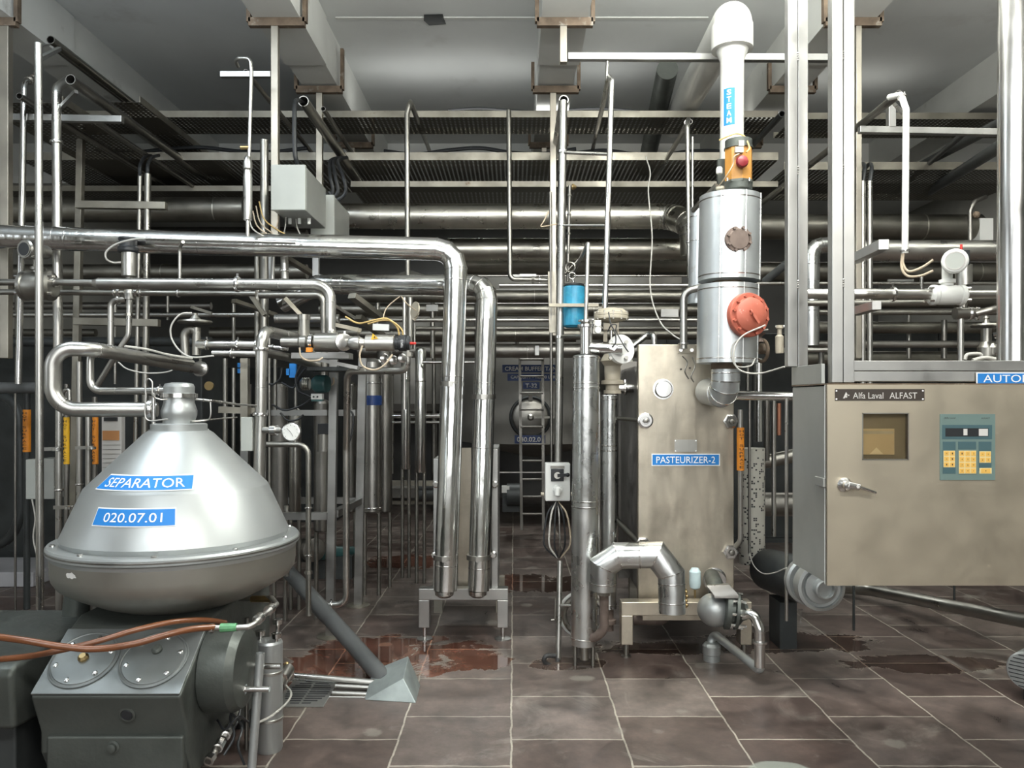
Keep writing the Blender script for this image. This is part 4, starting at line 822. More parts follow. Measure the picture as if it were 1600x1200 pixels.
bar(415, 806, 4.95, 512, 806, 4.95); bar(445, 782, 5.7, 556, 782, 5.7); bar(523, 803, 4.99, 561, 783, 5.66); bar(415, 645, 4.95, 512, 645, 4.95, .035); bar(530, 645, 5.7, 556, 645, 5.7); bar(490, 556, 4.95, 540, 556, 4.95)
# equipment behind
def vtank(label, x, y0, y1, Y, r, material, name='vertical_vessel', cat='vessel', band=None, seams=()):
    t = thing(name, label, cat, P(x, y1, Y)); a, b = P(x, y1, Y), P(x, y0, Y); h = b.z - a.z
    MB().lathe(a, [(r * .9, 0), (r, .01), (r, h - .02), (r * .8, h), (.02, h + .01)], n=40).build('shell', material, t)
    if band: z0, z1 = zy(band[1], Y), zy(band[0], Y); MB().lathe(V((a.x, a.y, z0)), [(r * 1.01, 0), (r * 1.01, z1 - z0)], n=40, closed=False).build('blue_band', SIGND, t)
    for y in seams: MB().lathe(V((a.x, a.y, zy(y, Y))), [(r, 0), (r * 1.03, .004), (r * 1.03, .012), (r, .016)], n=36, closed=False).build('seam', CHROME, t)
    if a.z > .05:
        for s_ in (-1, 1): MB().cyl(V((a.x + s_ * r * .7, a.y, 0)), V((a.x + s_ * r * .7, a.y, a.z + .03)), .015).build('leg', STEELD, t)
    return t
vtank('tall steel vessel with a dark blue band right of the rack', 581, 562, 800, 6.0, .078, STEEL, band=(618, 633), seams=(600, 795))
vtank('slimmer dark vessel just right of the blue banded one', 601, 545, 800, 6.25, .06, STEELG)
vtank('left twin foil clad vessel behind the left foil column', 634, 548, 733, 6.6, .04, FOIL, seams=(596,))
vtank('right twin foil clad vessel behind the left foil column', 657, 545, 738, 6.4, .045, FOIL, seams=(597,))
vtank('brown tinted steel vessel beside the gauge', 437, 600, 800, 5.3, .055, STEELG)
vtank('narrow steel vessel behind the gauge pipe', 461, 640, 800, 5.6, .043, STEELD)
vtank('dark vessel under the green transmitter', 503, 626, 830, 5.35, .055, STEELG)
vtank('dark slim vessel between the rack posts', 548, 600, 800, 6.3, .05, STEELG)
t = thing('transmitter', 'dark green round transmitter head with ribbed steel neck', 'transmitter', P(500, 625, 4.8))
MB().lathe(P(512, 600, 4.75), [(.05, 0), (.055, .01), (.055, .07), (.04, .09)], (-.95, .2, 0), 36).build('green_housing', DKGREEN, t)
MB().lathe(P(484, 600, 4.8), [(.03, 0)] + [(.034 + .006 * (k % 2), .006 * k) for k in range(9)] + [(.02, .06)], (-1, 0, 0), 28).build('ribbed_neck', STEEL, t)
g = MB().pbox(486, 615, 503, 624, 4.7, .05).build('terminal', WHITE, t); MB().pbox(486, 624, 503, 627, 4.7, .05).build('terminal_base', DKGREEN, t)
for x in (490, 496): MB().cyl(P(x, 620, 4.7), P(x, 620, 4.69), .006).build('knob', BLACK, g)
t = thing('small_actuator', 'steel cylinder actuator with a black square cap behind the rack', 'valve', P(506, 710, 5.1)); MB().cyl(P(506, 705, 5.1), P(506, 678, 5.1), .042).build('cylinder', STEELD, t); MB().pbox(496, 662, 514, 679, 5.06, .08).build('cap', BLACK, t, bevel=.004)
g = MB().pbox(452, 568, 462, 590, 4.9, .03); g.pbox(447, 576, 453, 586, 4.9, .03); single('blue_tag', 'bright blue plastic tag behind the tall pipe', 'tag', g, SIGNB)
t = thing('sign', 'small blue twin sign plates seen left of the tall pipe', 'sign', P(380, 583, 5.5))
MB().pbox(371, 567, 385, 574, 5.5, .01).build('upper_plate', SIGNB, t); MB().pbox(371, 576, 385, 583, 5.5, .01).build('lower_plate', SIGNB, t)
g = MB(); g.lathe(P(328, 603, 4.9), [(.012, 0), (.028, .003), (.028, .02)], (0, -1, 0), 20); single('small_gauge', 'small round gauge high behind the separator neck', 'gauge', g, BRASS)
random.seed(5)
bl = ['black cable sagging between the valve block and transmitter', 'black cable looping left of the green transmitter', 'thick black cable arching to the tall pipe', 'black cable hanging behind the upper rack rail', 'grey cable looping beneath the transmitter', 'black cable drooping under the upper rack rail', 'dark cable rising beside the slim vessel']
for i, pts in enumerate([[(470, 570), (462, 590), (466, 610), (480, 618), (488, 622)], [(478, 575), (466, 590), (458, 606), (440, 598)], [(440, 575), (438, 590), (428, 600), (420, 600)], [(425, 632), (445, 641), (470, 634), (488, 622)], [(503, 606), (520, 600), (521, 590)], [(438, 645), (450, 657), (466, 655), (474, 648)], [(545, 640), (552, 650), (549, 680), (541, 700)]]):
    wire(bl[i], [(x, y, 4.78 + .01 * i) for x, y in pts], .006, WIREB if i == 4 else BLACK, 'black_cable', 'cable')
t = thing('small_pump', 'small dark centrifugal pump on the floor behind the rack', 'pump', V((P(485, 0, 5.6).x, 5.6, 0)))
MB().lathe(P(492, 860, 5.6), [(.05, 0), (.085, .01), (.09, .06), (.06, .08), (.06, .2)], (-.6, .8, 0), 32).build('casing', STEELG, t); MB().cyl(P(500, 864, 5.7), P(550, 864, 5.9), .05).build('pump_motor', DKGREEN, t); MB().pbox(480, 870, 550, 905, 5.75, .1).build('pump_base', DARK, t)
pipe('dark horizontal pipe low behind the rack posts', [(470, 872, 5.9), (560, 872, 5.9)], .03, DARK)
vs_ = [(421, 520, 780, 4.9, .009, 'very thin bright pipe right beside the tall pipe'), (430, 560, 650, 5.0, .012, 'thin pipe behind the tall elbow'), (462, 600, 650, 5.1, .01, 'thin rod left of the transmitter'),
       (415, 700, 900, 5.4, .01, 'thin dark pipe low right of the tall pipe'), (448, 790, 900, 5.0, .016, 'short clamped pipe under the front rack rail')]
for x, a, b, Y, r, lb in vs_: pipe(lb, [(x, a, Y), (x, b, Y)], r, STEELD)

# ================================================================== FLOOR ITEMS, LEFT
pipe('dark grey plastic drain pipe slanting down across the floor to the metal box', [(430, 870, 5.5), (475, 920, 4.95), (604, 1066, 4.05)], .047, PVCG, 'drain_pipe', 'drain pipe', bend=.3, n=28)
pipe('thin dark tube lying beside the slanting drain pipe', [(490, 955, 4.9), (545, 1008, 4.4), (592, 1052, 4.15)], .012, PVCG, 'dark_tube', 'hose', bend=.1)  # thin dark tube drawn beside the drain pipe
Y_ = lambda y: 1830 / (y - HZ)
def G(x, y): Yy = Y_(y); return V(((x - CX) / F * Yy, Yy, 0))
A, B, Cc, D_ = G(570, 1094), G(650, 1099), G(657, 1071), G(590, 1062)
F_, G_, H_, I_ = P(630, 1060, 3.93), P(638, 1025, 4.12), P(583, 1047, 4.16), P(571, 1086, 3.93)
g = MB().hull([A, B, Cc, D_, F_, G_, H_, I_]); t = single('drain_cover', 'weathered wedge shaped metal box over the floor drain', 'drain cover', g, GALV, bevel=.004)
# grate
t = thing('floor_grate', 'square steel floor drain grate with curved slots', 'grate', (G(455, 1062) + G(505, 1105)) / 2)
x0, x1, y0, y1 = -1.175, -.93, 3.81, 4.185
MB().box(x0, x1, y0, y1, 0, .006).build('plate', SQ, t, bevel=.002)
cx_, cy_ = (x0 + x1) / 2, (y0 + y1) / 2; rx, ry = .108, .168
for k in range(11):
    yy = -ry + .02 + k * (2 * ry - .04) / 10; ww = rx * math.sqrt(max(0, 1 - (yy / ry) ** 2))
    for s_ in (-1, 1):
        xa, xb = sorted((s_ * .006, s_ * ww)); 
        if xb - xa > .01: MB().box(cx_ + xa, cx_ + xb, cy_ + yy - .0065, cy_ + yy + .0065, .0045, .0066).build('slot', BLACK, t)
for i, (xa, ya, xb, yb, r, Y, lb) in enumerate(((452, 1056, 590, 1067, .018, 4.05, 'upper steel pipe running from the valve into the metal box'), (524, 1072, 590, 1075, .012, 4.02, 'middle thin steel pipe beside the grate entering the metal box'), (519, 1083, 585, 1085, .012, 3.97, 'lower thin steel pipe by the grate entering the metal box'), (514, 1089, 585, 1090, .005, 3.94, 'thinnest tube on the floor entering the metal box'))):
    pipe(lb, [(xa, ya, Y), (xb, yb, Y)], r, STEEL, clamps=(.03,) if i == 0 else ())
t = thing('angle_valve', 'rusty angle valve on a steel body beside the canister', 'valve', P(442, 1085, 3.8))
MB().cyl(P(434, 1075, 3.7), P(450, 1046, 3.9), .032).build('valve_body', STEELD, t); MB().cyl(P(440, 1062, 3.75), P(452, 1056, 3.95), .026, n=8).build('rusty_nut', RUST, t); MB().sphere(P(448, 1038, 3.9), .014).build('knob', BRASS, t)
# canister with caps
t = thing('canister', 'grey cylindrical canister with three small round caps on top', 'canister', V((P(420, 0, 3.35).x, 3.35, 0)))
cc = V((P(421, 0, 3.35).x, 3.35, 0)); hz = zy(1000, 3.35)
MB().lathe(cc, [(.052, 0), (.055, .01), (.055, hz - .01), (.05, hz)], n=40).build('shell', SEPM, t)
for z in (.13, .33): MB().lathe(cc + V((0, 0, z)), [(.055, 0), (.058, .002), (.058, .012), (.055, .014)], n=40, closed=False).build('band', STEEL, t)
for dx, dy, hh in ((-.04, 0, .04), (.035, -.02, .035), (.02, .05, .075)): MB().lathe(cc + V((dx, dy, hz)), [(.008, -.01), (.008, hh - .025), (.02, hh - .02), (.021, hh), (.016, hh + .002)], n=20).build('cap', CHROME, t)
g = MB().lathe(P(403, 1200, 2.98), [(.014, -.02), (.014, .0)], n=8); g = MB()
a, b = P(393, 1205, 2.98), P(407, 1020, 3.02); g.lathe(a, [(.0165, 0), (.0165, (b - a).length), (.0135, (b - a).length), (.0135, (b - a).length - .1)], b - a, 24, closed=False); single('steel_pipe', 'short open pipe leaning in front of the canister', 'pipe', g, SEPM)
wire('thin white hose from the angle valve drooping round the canister', [(446, 1070, 3.75), (455, 1083, 3.6), (448, 1098, 3.4), (425, 1118, 3.2), (404, 1129, 3.08)], .005, WIRE, 'thin_hose', 'hose')
pipe('slim dark upright rod between the drum and the canister', [(386, 965, 3.35), (385, 1185, 3.35)], .009, STEELG, name='steel_rod', cat='rod')
for i, (a, b, lb) in enumerate((((352, 1150, 3.0), (372, 1110, 3.2), 'small steel fitting below the drum, upper one'), ((340, 1170, 2.95), (358, 1135, 3.1), 'small steel fitting below the drum, middle one'), ((325, 1190, 2.9), (345, 1165, 3.0), 'small steel fitting below the drum, lowest one'))):
    t = thing('pipe_fitting', lb, 'fitting', P(*b)); MB().cyl(P(*a), P(*b), .012).build('tube', STEELD, t); MB().cyl(P(*a), P(*a).lerp(P(*b), .3), .02, n=8).build('nut', CHROME, t)
pipe('horizontal dark pipe low under the drum', [(345, 1125, 3.25), (378, 1080, 3.5)], .026, DARK)

# ================================================================== CENTRE VERTICALS
pipe('vertical pipe in the centre with a rounded top turning back to the tray', [(672, 238, 7.6), (641, 158, 5.5), (636, 178, 5.5), (637, 440, 5.5)], .0185, STEELD, bend=.05)
pipe('vertical pipe from the upper tray ending in a small foot elbow', [(795, 172, 5.9), (797, 436, 5.9), (866, 438, 5.9)], .0185, STEELD, bend=.04, clamps=(.93,), nuts=(.99, .9))
g = MB(); Yp = 4.9; a, b = P(872, 722, Yp), P(880, 158, Yp); g.lathe(a, [(.026, 0), (.026, (b - a).length), (.022, (b - a).length), (.022, (b - a).length - .15)], b - a, 28, closed=False)
t = single('steel_pole', 'central tall steel pole open at the top, carrying the switch box', 'pole', g, STEEL)
for y in (238, 352, 527): MB().lathe(a.lerp(b, (722 - y) / 564) , [(.026, -.006), (.033, -.006), (.033, .010), (.026, .010)], b - a, 24).build('clamp', CHROME, t)
away('large open conduit end just above the central pole', 881, 156, 4.95, 6.4, .03, STEEL)
pipe('bright polished vertical pipe right of the central pole', [(926, 233, 6.3), (952, 120, 4.75), (956, 126, 4.6), (945, 488, 4.5)], .0165, CHROME, bend=.03)
pipe('upper thin cross tube linking the central pole and bright pipe', [(882, 238, 4.75), (952, 241, 4.65)], .011, STEEL, name='cross_tube', cat='tube')
pipe('middle thin cross tube linking the central pole and bright pipe', [(880, 352, 4.75), (949, 352, 4.6)], .0075, STEEL, name='cross_tube', cat='tube')
pipe('lower cross tube from the central pole to the insulated column flange', [(878, 526, 4.8), (912, 526, 4.5)], .009, STEEL, name='cross_tube', cat='tube')
g = MB(); g.beam(P(887, 89, 4.76), P(1300, 91, 4.76), .042); single('cross_bar', 'long square bar crossing the top from the centre hanger to the steel columns', 'bar', g, SQ, bevel=.003)
pipe('thin rod hanging from the long top bar beside the bright pipe', [(949, 96, 4.76), (948, 126, 4.76), (938, 175, 5.4)], .009, STEEL, name='thin_rod', cat='rod')
pipe('thin tall pipe right of the bright pipe, bending back at its top', [(1048, 242, 7.0), (1076, 186, 5.3), (1074, 196, 5.15), (1077, 434, 5.15)], .0145, STEEL, bend=.04, clamps=(.55, .92))
pipe('second slim pipe rising just right of the thin tall pipe', [(1082, 214, 5.3), (1082, 420, 5.3), (1084, 455, 5.3)], .009, STEEL)
wire('long thin white wire hanging down in the centre right', [(1009, 245, 5.5), (1016, 270, 5.4), (1013, 300, 5.4), (1019, 370, 5.3), (1016, 450, 5.2), (1030, 500, 5.0), (1050, 522, 4.9), (1064, 531, 4.85)], .0048, WIRE)
for i, (a, b, lb) in enumerate((((860, 300, 4.93), (862, 722, 4.95), 'dark cable run strapped left of the central pole'), ((890, 290, 4.98), (887, 440, 4.98), 'chain like conduit hanging right of the central pole'))):
    pipe(lb, [a, b], .010, STEELG, name='cable_conduit', cat='conduit', nuts=(.1, .3, .5, .7, .9) if i else ())
wire('dark wire loop left of the central pole at the big pipe level', [(862, 322, 4.95), (850, 345, 4.9), (846, 354, 4.9), (870, 350, 4.88)], .004, WIREB)
g = MB().lathe(P(893, 292, 4.85), [(.014, 0), (.02, .01), (.008, .03)], (1, 0, 0), 14); single('small_valve', 'small brass tap on the central pole near the middle tray', 'tap', g, BRASS)
# blue cylinder with bracket
t = thing('blue_cylinder', 'blue painted cylinder in a beige bracket beside the central pole', 'cylinder', P(897, 515, 4.9))
MB().lathe(P(897, 512, 4.9), [(.05, 0), (.068, .012), (.070, .03), (.070, .24), (.066, .255), (.05, .262)], n=44).build('shell', BLUE, t)
MB().lathe(P(897, 447, 4.9), [(.066, 0), (.066, .008), (.05, .014), (.02, .02)], n=36).build('black_lid', BLACK, t)
g = MB(); g.beam(P(858, 477, 4.82), P(935, 477, 4.82), .028, .02); g.build('bracket_arm', BEIGE, t)
MB().torus(P(894, 431, 4.9), (0, 1, 0), .02, .004, 20, 8).build('lifting_ring', CHROME, t); MB().cyl(P(897, 444, 4.9), P(895, 436, 4.9), .006).build('ring_stem', CHROME, t)
g = MB(); g.torus(P(891, 418, 4.95), (.3, 1, 0), .03, .008, 24, 8); g.cyl(P(880, 430, 4.95), P(903, 406, 4.95), .006); single('hand_wheel', 'small hand wheel hanging above the blue cylinder', 'hand wheel', g, STEELD)
g = MB(); g.beam(P(863, 520, 4.95), P(861, 425, 4.95), .04); single('support_post', 'rusty lower post end left of the blue cylinder', 'post', g, SQD)

# insulated column C
t = thing('insulated_column', 'tall aluminium clad column with strap seams standing front centre', 'insulated pipe', V((P(912, 0, 4.4).x, 4.4, 0)))
a, b = P(912, 1006, 4.4), P(916, 556, 4.4); dd = b - a
MB().lathe(a, [(.065, -.004), (.0735, 0), (.0735, .0)] + [(.0735 + random.uniform(-.0012, .0012), dd.length * k / 12) for k in range(1, 12)] + [(.0735, dd.length), (.055, dd.length + .004)], dd, 48).build('cladding', CLAD, t)
for y in (560, 600, 607, 784, 793, 997):
    f_ = (1006 - y) / 450; MB().lathe(a + dd * f_, [(.0735, 0), (.077, .002), (.077, .008), (.0735, .01)], dd, 48, closed=False).build('strap', CHROME, t)
MB().cyl(P(913, 1030, 4.4), P(913, 1004, 4.4), .025).build('lower_stub', STEELD, t)
MB().cyl(P(916, 553, 4.4), P(916, 512, 4.4), .034).build('upper_pipe', CHROME, t)
MB().lathe(P(916, 512, 4.4), [(.036, 0), (.049, .003), (.049, .018), (.036, .02), (.03, .03), (.046, .034), (.046, .042), (.03, .046)], n=36).build('clamp', CHROME, t)
for s_ in (-1, 1): MB().cyl(V((P(913, 0, 4.4).x + s_ * .05, 4.42, 0)), V((P(913, 0, 4.4).x + s_ * .05, 4.42, zy(1004, 4.42))), .012).build('leg', STEELD, t)
pipe('small white pipe with a sharp top bend rising from the insulated column', [(893, 432, 5.2), (919, 380, 4.45), (915, 510, 4.4)], .0115, STEEL, bend=.012)
# control valve
t = thing('control_valve', 'pneumatic control valve with a beige dome, round gauges and white flange', 'valve', P(956, 615, 4.5))
MB().lathe(P(955, 499, 4.5), [(.03, -.02), (.085, -.004), (.098, 0), (.10, .012), (.098, .02), (.10, .022), (.098, .036), (.07, .058), (.03, .066)], n=48).build('diaphragm_dome', BEIGE, t)
for k in range(12):
    an = 2 * PI * k / 12; MB().cyl(P(955, 499, 4.5) + V((math.cos(an) * .094, math.sin(an) * .094, -.006)), P(955, 499, 4.5) + V((math.cos(an) * .094, math.sin(an) * .094, .044)), .006, n=6).build('dome_bolt', STEELD, t)
g = MB(); g.pbox(943, 500, 949, 534, 4.5, .02); g.pbox(961, 500, 967, 534, 4.5, .02); g.pbox(943, 505, 967, 515, 4.47, .02); g.build('yoke', BEIGE, t)
MB().cyl(P(955, 500, 4.5), P(955, 545, 4.5), .008).build('stem', CHROME, t)
gb = MB().pbox(926, 500, 940, 522, 4.42, .05).build('positioner', STEELD, t, bevel=.003)
for y in (506, 516): MB().lathe(P(934, y, 4.415), [(.018, -.004), (.018, .01), (.015, .012)], (0, -1, 0), 20).build('dial', WHITE, gb)
fl = MB().lathe(P(966, 547, 4.42), [(.03, .04), (.082, .04), (.082, .012), (.078, .008), (.03, .006)], (.45, -.88, .1), 48).build('flange', WHITE, t)
for k in range(4):
    an = PI / 4 + k * PI / 2; MB().cyl(P(966, 547, 4.38) + V((math.cos(an) * .062, .01, math.sin(an) * .062)), P(966, 547, 4.38) + V((math.cos(an) * .062, -.022, math.sin(an) * .062)), .011, n=6).build('flange_bolt', STEELD, fl)
MB().lathe(P(957, 615, 4.55), [(.05, 0), (.05, .02), (.04, .022), (.04, .05), (.065, .055), (.065, .075), (.045, .08), (.048, .16), (.07, .19), (.05, .23)], n=36).build('valve_body', BEIGE, t)
pipe('short foil clad elbow from the insulated column to the white flange', [(921, 543, 4.4), (974, 545, 4.34)], .030, FOILH, 'insulated_pipe', 'insulated pipe', n=28, bend=.08)
g = MB().prism([P(952, 545, 4.28), P(958, 539, 4.28), P(966, 541, 4.28), P(960, 548, 4.28)], (0, .002, 0)); single('paper_tag', 'small white paper tag hanging on the foil elbow', 'tag', g, SIGNW)
wire('black cable loop hanging in front of the control valve', [(951, 488, 4.36), (954, 505, 4.33), (961, 520, 4.32), (962, 535, 4.3), (957, 542, 4.27)], .004, BLACK, 'black_cable', 'cable')
wire('second cable loop below the gauges of the control valve', [(950, 518, 4.36), (955, 508, 4.34), (963, 508, 4.34), (963, 518, 4.34), (975, 540, 4.33), (982, 550, 4.33)], .0035, BLACK, 'black_cable', 'cable')
vt = thing('insulated_column', 'slimmer aluminium clad column just behind and right of the front one', 'insulated pipe', P(951, 958, 4.75))
a, b = P(951, 950, 4.75), P(952, 618, 4.75); dd = b - a
MB().lathe(a, [(.042, -.003), (.0475, 0), (.0475, dd.length), (.04, dd.length + .003)], dd, 40).build('cladding', CLAD, vt)
for y in (625, 697, 705, 945): MB().lathe(a + dd * ((950 - y) / 332), [(.0475, 0), (.050, .002), (.050, .008), (.0475, .01)], dd, 40, closed=False).build('strap', CHROME, vt)
MB().cyl(P(951, 985, 4.75), P(951, 948, 4.75), .03).lathe(P(951, 975, 4.75), [(.03, 0), (.045, .005), (.045, .03), (.03, .035)]).build('lower_pipe', RUST, vt)
pipe('narrow bright pipe squeezed between the two clad columns', [(936, 612, 4.62), (935, 960, 4.62)], .011, CHROME)
# switch box
t = thing('switch_box', 'white isolator switch box with black rotary handle and plug socket', 'switch box', P(872, 783, 4.75))
MB().pbox(852, 724, 891, 783, 4.72, .1).build('case', WHITE, t, bevel=.006)
k_ = MB().pbox(861, 733, 881, 752, 4.712, .008).build('black_plate', BLACK, t)
MB().cyl(P(871, 743, 4.712), P(871, 743, 4.68), .02).build('rotary_boss', STEELD, k_); g = MB(); g.beam(P(871, 743, 4.67), P(886, 742, 4.67), .012, .018); g.sphere(P(887, 742, 4.67), .013); g.build('lever', BLACK, k_)
MB().pbox(860, 728, 882, 732, 4.715, .006).build('label_strip', STEELD, t)
MB().lathe(P(871, 764, 4.72), [(.028, 0), (.028, .012), (.024, .04), (.015, .045)], (0, -1, -.15), 24).cyl(P(871, 764, 4.68), P(871, 775, 4.67), .017).build('socket', WHITE, t)
for x in (850, 892): MB().cyl(P(x, 772, 4.76), P(x + (-5 if x < 860 else 5), 772, 4.76), .012, n=8).build('side_gland', BEIGE, t)
random.seed(21)
cl = ['black looped cable hanging under the switch box, leftmost strand', 'grey looped cable under the switch box, second strand', 'black looped cable under the switch box, middle strand', 'grey looped cable under the switch box, fourth strand', 'black looped cable under the switch box, fifth strand', 'beige looped cable under the switch box, rightmost strand']
for i in range(6):
    x = 860 + i * 4.2; w_ = (i - 2.5) * 4.0
    wire(cl[i], [(868 + i * .8, 784, 4.76), (x + w_ * .4, 802, 4.72), (x + w_, 835, 4.70), (x + w_ * .8, 855, 4.70), (870 + i, 872, 4.72)], .0055, (BLACK, WIRE, BLACK, STEELG, BLACK, WIREB)[i], 'looped_cable', 'cable')
t = thing('hooked_rod', 'steel rod below the switch box ending in a hooked grip on the floor', 'rod', P(868, 1045, 4.5))
MB().tube([(875, 876, 4.6), (872, 1032, 4.5)], .0165).build('rod', STEEL, t)
MB().tube([(872, 1028, 4.5), (871, 1037, 4.48), (861, 1041, 4.44), (849, 1034, 4.42), (852, 1024, 4.42), (868, 1025, 4.44)], .013, bend=.05).build('rubber_grip', RUBBER, t)
MB().tube([(868, 935, 4.5), (867, 968, 4.5), (861, 969, 4.5)], .006, bend=.01).build('hook', STEELD, t); MB().tube([(875, 946, 4.52), (893, 946, 4.48)], .008).build('side_arm', CHROME, t)
g = MB().torus(P(912, 962, 4.6), (.15, 1, .05), .115, .016, 48, 12, 0, 2 * PI); single('hose_ring', 'grey hose bent into a ring behind the front clad column', 'hose', g, STEELD)
g = MB().torus(P(910, 960, 4.66), (.1, 1, .05), .135, .010, 48, 10); single('hose_ring', 'outer pale hose ring behind the front clad column', 'hose', g, WHITE)

# ================================================================== CREAM TANK AND LADDER
TY = 9.3; tcx = P(838, 0, TY).x; TR = 1.0
t = thing('cream_tank', 'large round steel cream buffer tank with oval manhole at the back', 'tank', V((tcx, TY + TR, 0)))
tc = V((tcx, TY + TR, 0)); zb = .97
MB().lathe(tc, [(.05, zb - .22), (.5, zb - .12), (.9, zb - .01), (TR, zb), (TR, 3.05), (.9, 3.15), (.05, 3.3)], n=72).build('shell', mat('tank steel', (.36, .35, .32), .5, .35, var=.06), t)
for an in (-2.4, -.75, .75, 2.4): p = tc + V((math.cos(an) * .8, math.sin(an) * .8, 0)); MB().cyl(p, p + V((0, 0, zb)), .05).build('tank_leg', STEELG, t)
mc = P(829, 652, TY - .02); mh = MB()
MB().lathe(mc, [(.21, .06), (.21, .0), (.19, -.008)], (0, 1, 0), 48).build('manhole_door', STEELD, t)
o_ = MB().torus(mc + V((0, -.01, 0)), (0, 1, 0), .235, .020, 48, 10).build('manhole_rim', DARK, t)
g = MB(); g.beam(mc + V((-.12, -.04, 0)), mc + V((.3, -.04, 0)), .025); g.lathe(mc + V((0, -.02, 0)), [(.04, 0), (.04, .03), (.02, .05)], (0, -1, 0), 20); g.beam(mc + V((0, -.04, .27)), mc + V((0, -.03, .2)), .05, .03); g.build('manhole_clamp', STEELD, t)
sign('navy sign reading CREAM BUFFER TANK on the cream tank', 785, 570, 880, 582, 9.0, 'CREAM BUFFER TANK', SIGND, .92, .55, border=False, bold=.02)
sign('navy sign reading the tank capacity on the cream tank', 793, 584, 873, 595, 9.0, 'CAPACITY - 10,000 LTR', SIGND, .88, .5, border=False, bold=.02)
sign('small navy sign reading T-32 on the cream tank', 817, 597, 843, 608, 9.0, 'T-32', SIGND, .7, .6, border=False, bold=.02)
sign('navy number sign reading 040.02.01 below the manhole', 804, 680, 852, 693, 9.0, '040.02.01', SIGND, .85, .6, border=False, bold=.02)
t = thing('ladder', 'tall thin steel ladder leaning in front of the cream tank', 'ladder', P(832, 828, 8.7))
for xa, xb in ((812, 815), (848, 849)): MB().beam(P(xa, 556, 8.75), P(xb, 828, 8.7), .03).build('ladder_rail', STEELG, t)
for y in (562, 588, 614, 640, 667, 694, 720, 749, 776, 803): MB().cyl(P(813, y, 8.72), P(849, y, 8.72), .012).build('rung', STEELG, t)
t = thing('process_tank', 'large steel tank standing behind the left foil column', 'tank', V((-1.45, 10.9, 0)))
MB().lathe(V((-1.45, 10.9, 0)), [(.05, 1.2), (.55, 1.35), (.6, 1.45), (.6, 3.1), (.05, 3.3)], n=60).build('shell', mat('tank steel', (.42, .41, .38), .45, .75), t)
for an in (-2.4, -.7, .7, 2.4): p = V((-1.45 + math.cos(an) * .5, 10.9 + math.sin(an) * .5, 0)); MB().cyl(p, p + V((0, 0, 1.4)), .05).build('tank_leg', STEELG, t)
t = thing('process_tank', 'steel tank with sloping base to the right of the cream tank', 'tank', V((1.6, 9.6, 0)))
MB().lathe(V((1.6, 9.6, 0)), [(.1, .95), (.42, 1.4), (.45, 1.5), (.45, 3.2), (.05, 3.35)], n=60).build('shell', mat('tank steel', (.42, .41, .38), .45, .75), t)
for an in (-2.4, -.7, .7, 2.4): p = V((1.6 + math.cos(an) * .36, 9.6 + math.sin(an) * .36, 0)); MB().cyl(p, p + V((0, 0, 1.42)), .045).build('tank_leg', STEELG, t)
# low pipework between rack and tanks
for i, (x0, x1, y, Y, h_, lb) in enumerate(((585, 690, 755, 7.2, .045, 'upper dark frame rail low behind the left foil column'), (588, 690, 785, 7.4, .035, 'lower dark frame rail low behind the left foil column'), (776, 860, 738, 8.2, .012, 'thin bright rail low under the cream tank'))):
    g = MB(); g.beam(P(x0, y, Y), P(x1, y, Y), h_); single('frame_rail', lb, 'rail', g, SQD if i < 2 else STEEL)
t = thing('floor_pump', 'grey pump body and motor lying between the dark frame rails', 'pump', P(630, 795, 7.3)); MB().pbox(598, 763, 650, 778, 7.25, .3).build('pump_base', STEELG, t); MB().cyl(P(650, 772, 7.3), P(688, 770, 7.3), .075).build('pump_motor', DARK, t)
t = thing('floor_pump', 'dark pump with a white terminal box under the cream tank', 'pump', P(800, 790, 8.3)); MB().cyl(P(792, 773, 8.3), P(812, 773, 8.3), .12).build('pump_motor', DARK, t); MB().pbox(784, 760, 796, 770, 8.2, .1).build('terminal_box', WHITE, t); MB().pbox(785, 776, 812, 800, 8.3, .3).build('pump_base', DARK, t)
for i, (x, lb) in enumerate(((772, 'small light patch sheet hanging low right of the foil column'), )):
    pass

for i, pts in enumerate([[(372, 1095, 3.1), (360, 1120, 3.05), (366, 1150, 3.0), (350, 1180, 2.95)], [(380, 1080, 3.2), (370, 1130, 3.1), (345, 1160, 3.0), (330, 1195, 2.95)], [(358, 1110, 3.0), (378, 1135, 3.05), (372, 1165, 3.0), (382, 1195, 3.0)], [(340, 1125, 3.05), (352, 1140, 3.0), (372, 1120, 3.0), (388, 1128, 3.1)]]):
    wire(('black thin cable winding below the drum, nearest the housing', 'long black cable running down behind the small fittings', 'black cable curling down beside the canister', 'black cable crossing under the drum stubs')[i], pts, .005, BLACK, 'black_cable', 'cable')
# ================================================================== PASTEURIZER 2
PY = 4.66
t = thing('pasteurizer', 'tall stained steel pasteurizer plate with blue PASTEURIZER-2 sign on a low stand', 'pasteurizer', V((P(1072, 0, PY).x, PY + .4, 0)))
x0, x1 = zx(997, PY), zx(1147, PY); z0, z1 = zy(955, PY), zy(538, PY)
MB().box(x0, x1, PY, PY + .05, z0, z1).build('front_plate', PLATE, t, bevel=.006)
pk = MB().box(x0 + .03, x1 - .03, PY + .06, PY + .85, z0 + .12, z1 - .14).build('plate_pack', DARK, t)
for k in range(26): 
    y = PY + .075 + k * .03; MB().box(x0 + .015, x1 - .015, y, y + .006, z0 + .1, z1 - .12).build('plate_edge', STEELG, pk)
MB().box(x0, x1, PY + .87, PY + .92, z0, z1 - .06).build('pressure_plate', STEELG, t)
MB().cyl(V(((x0 + x1) / 2, PY + .03, z1 - .06)), V(((x0 + x1) / 2, PY + 1.2, z1 - .06)), .025).build('carrying_bar', STEEL, t)
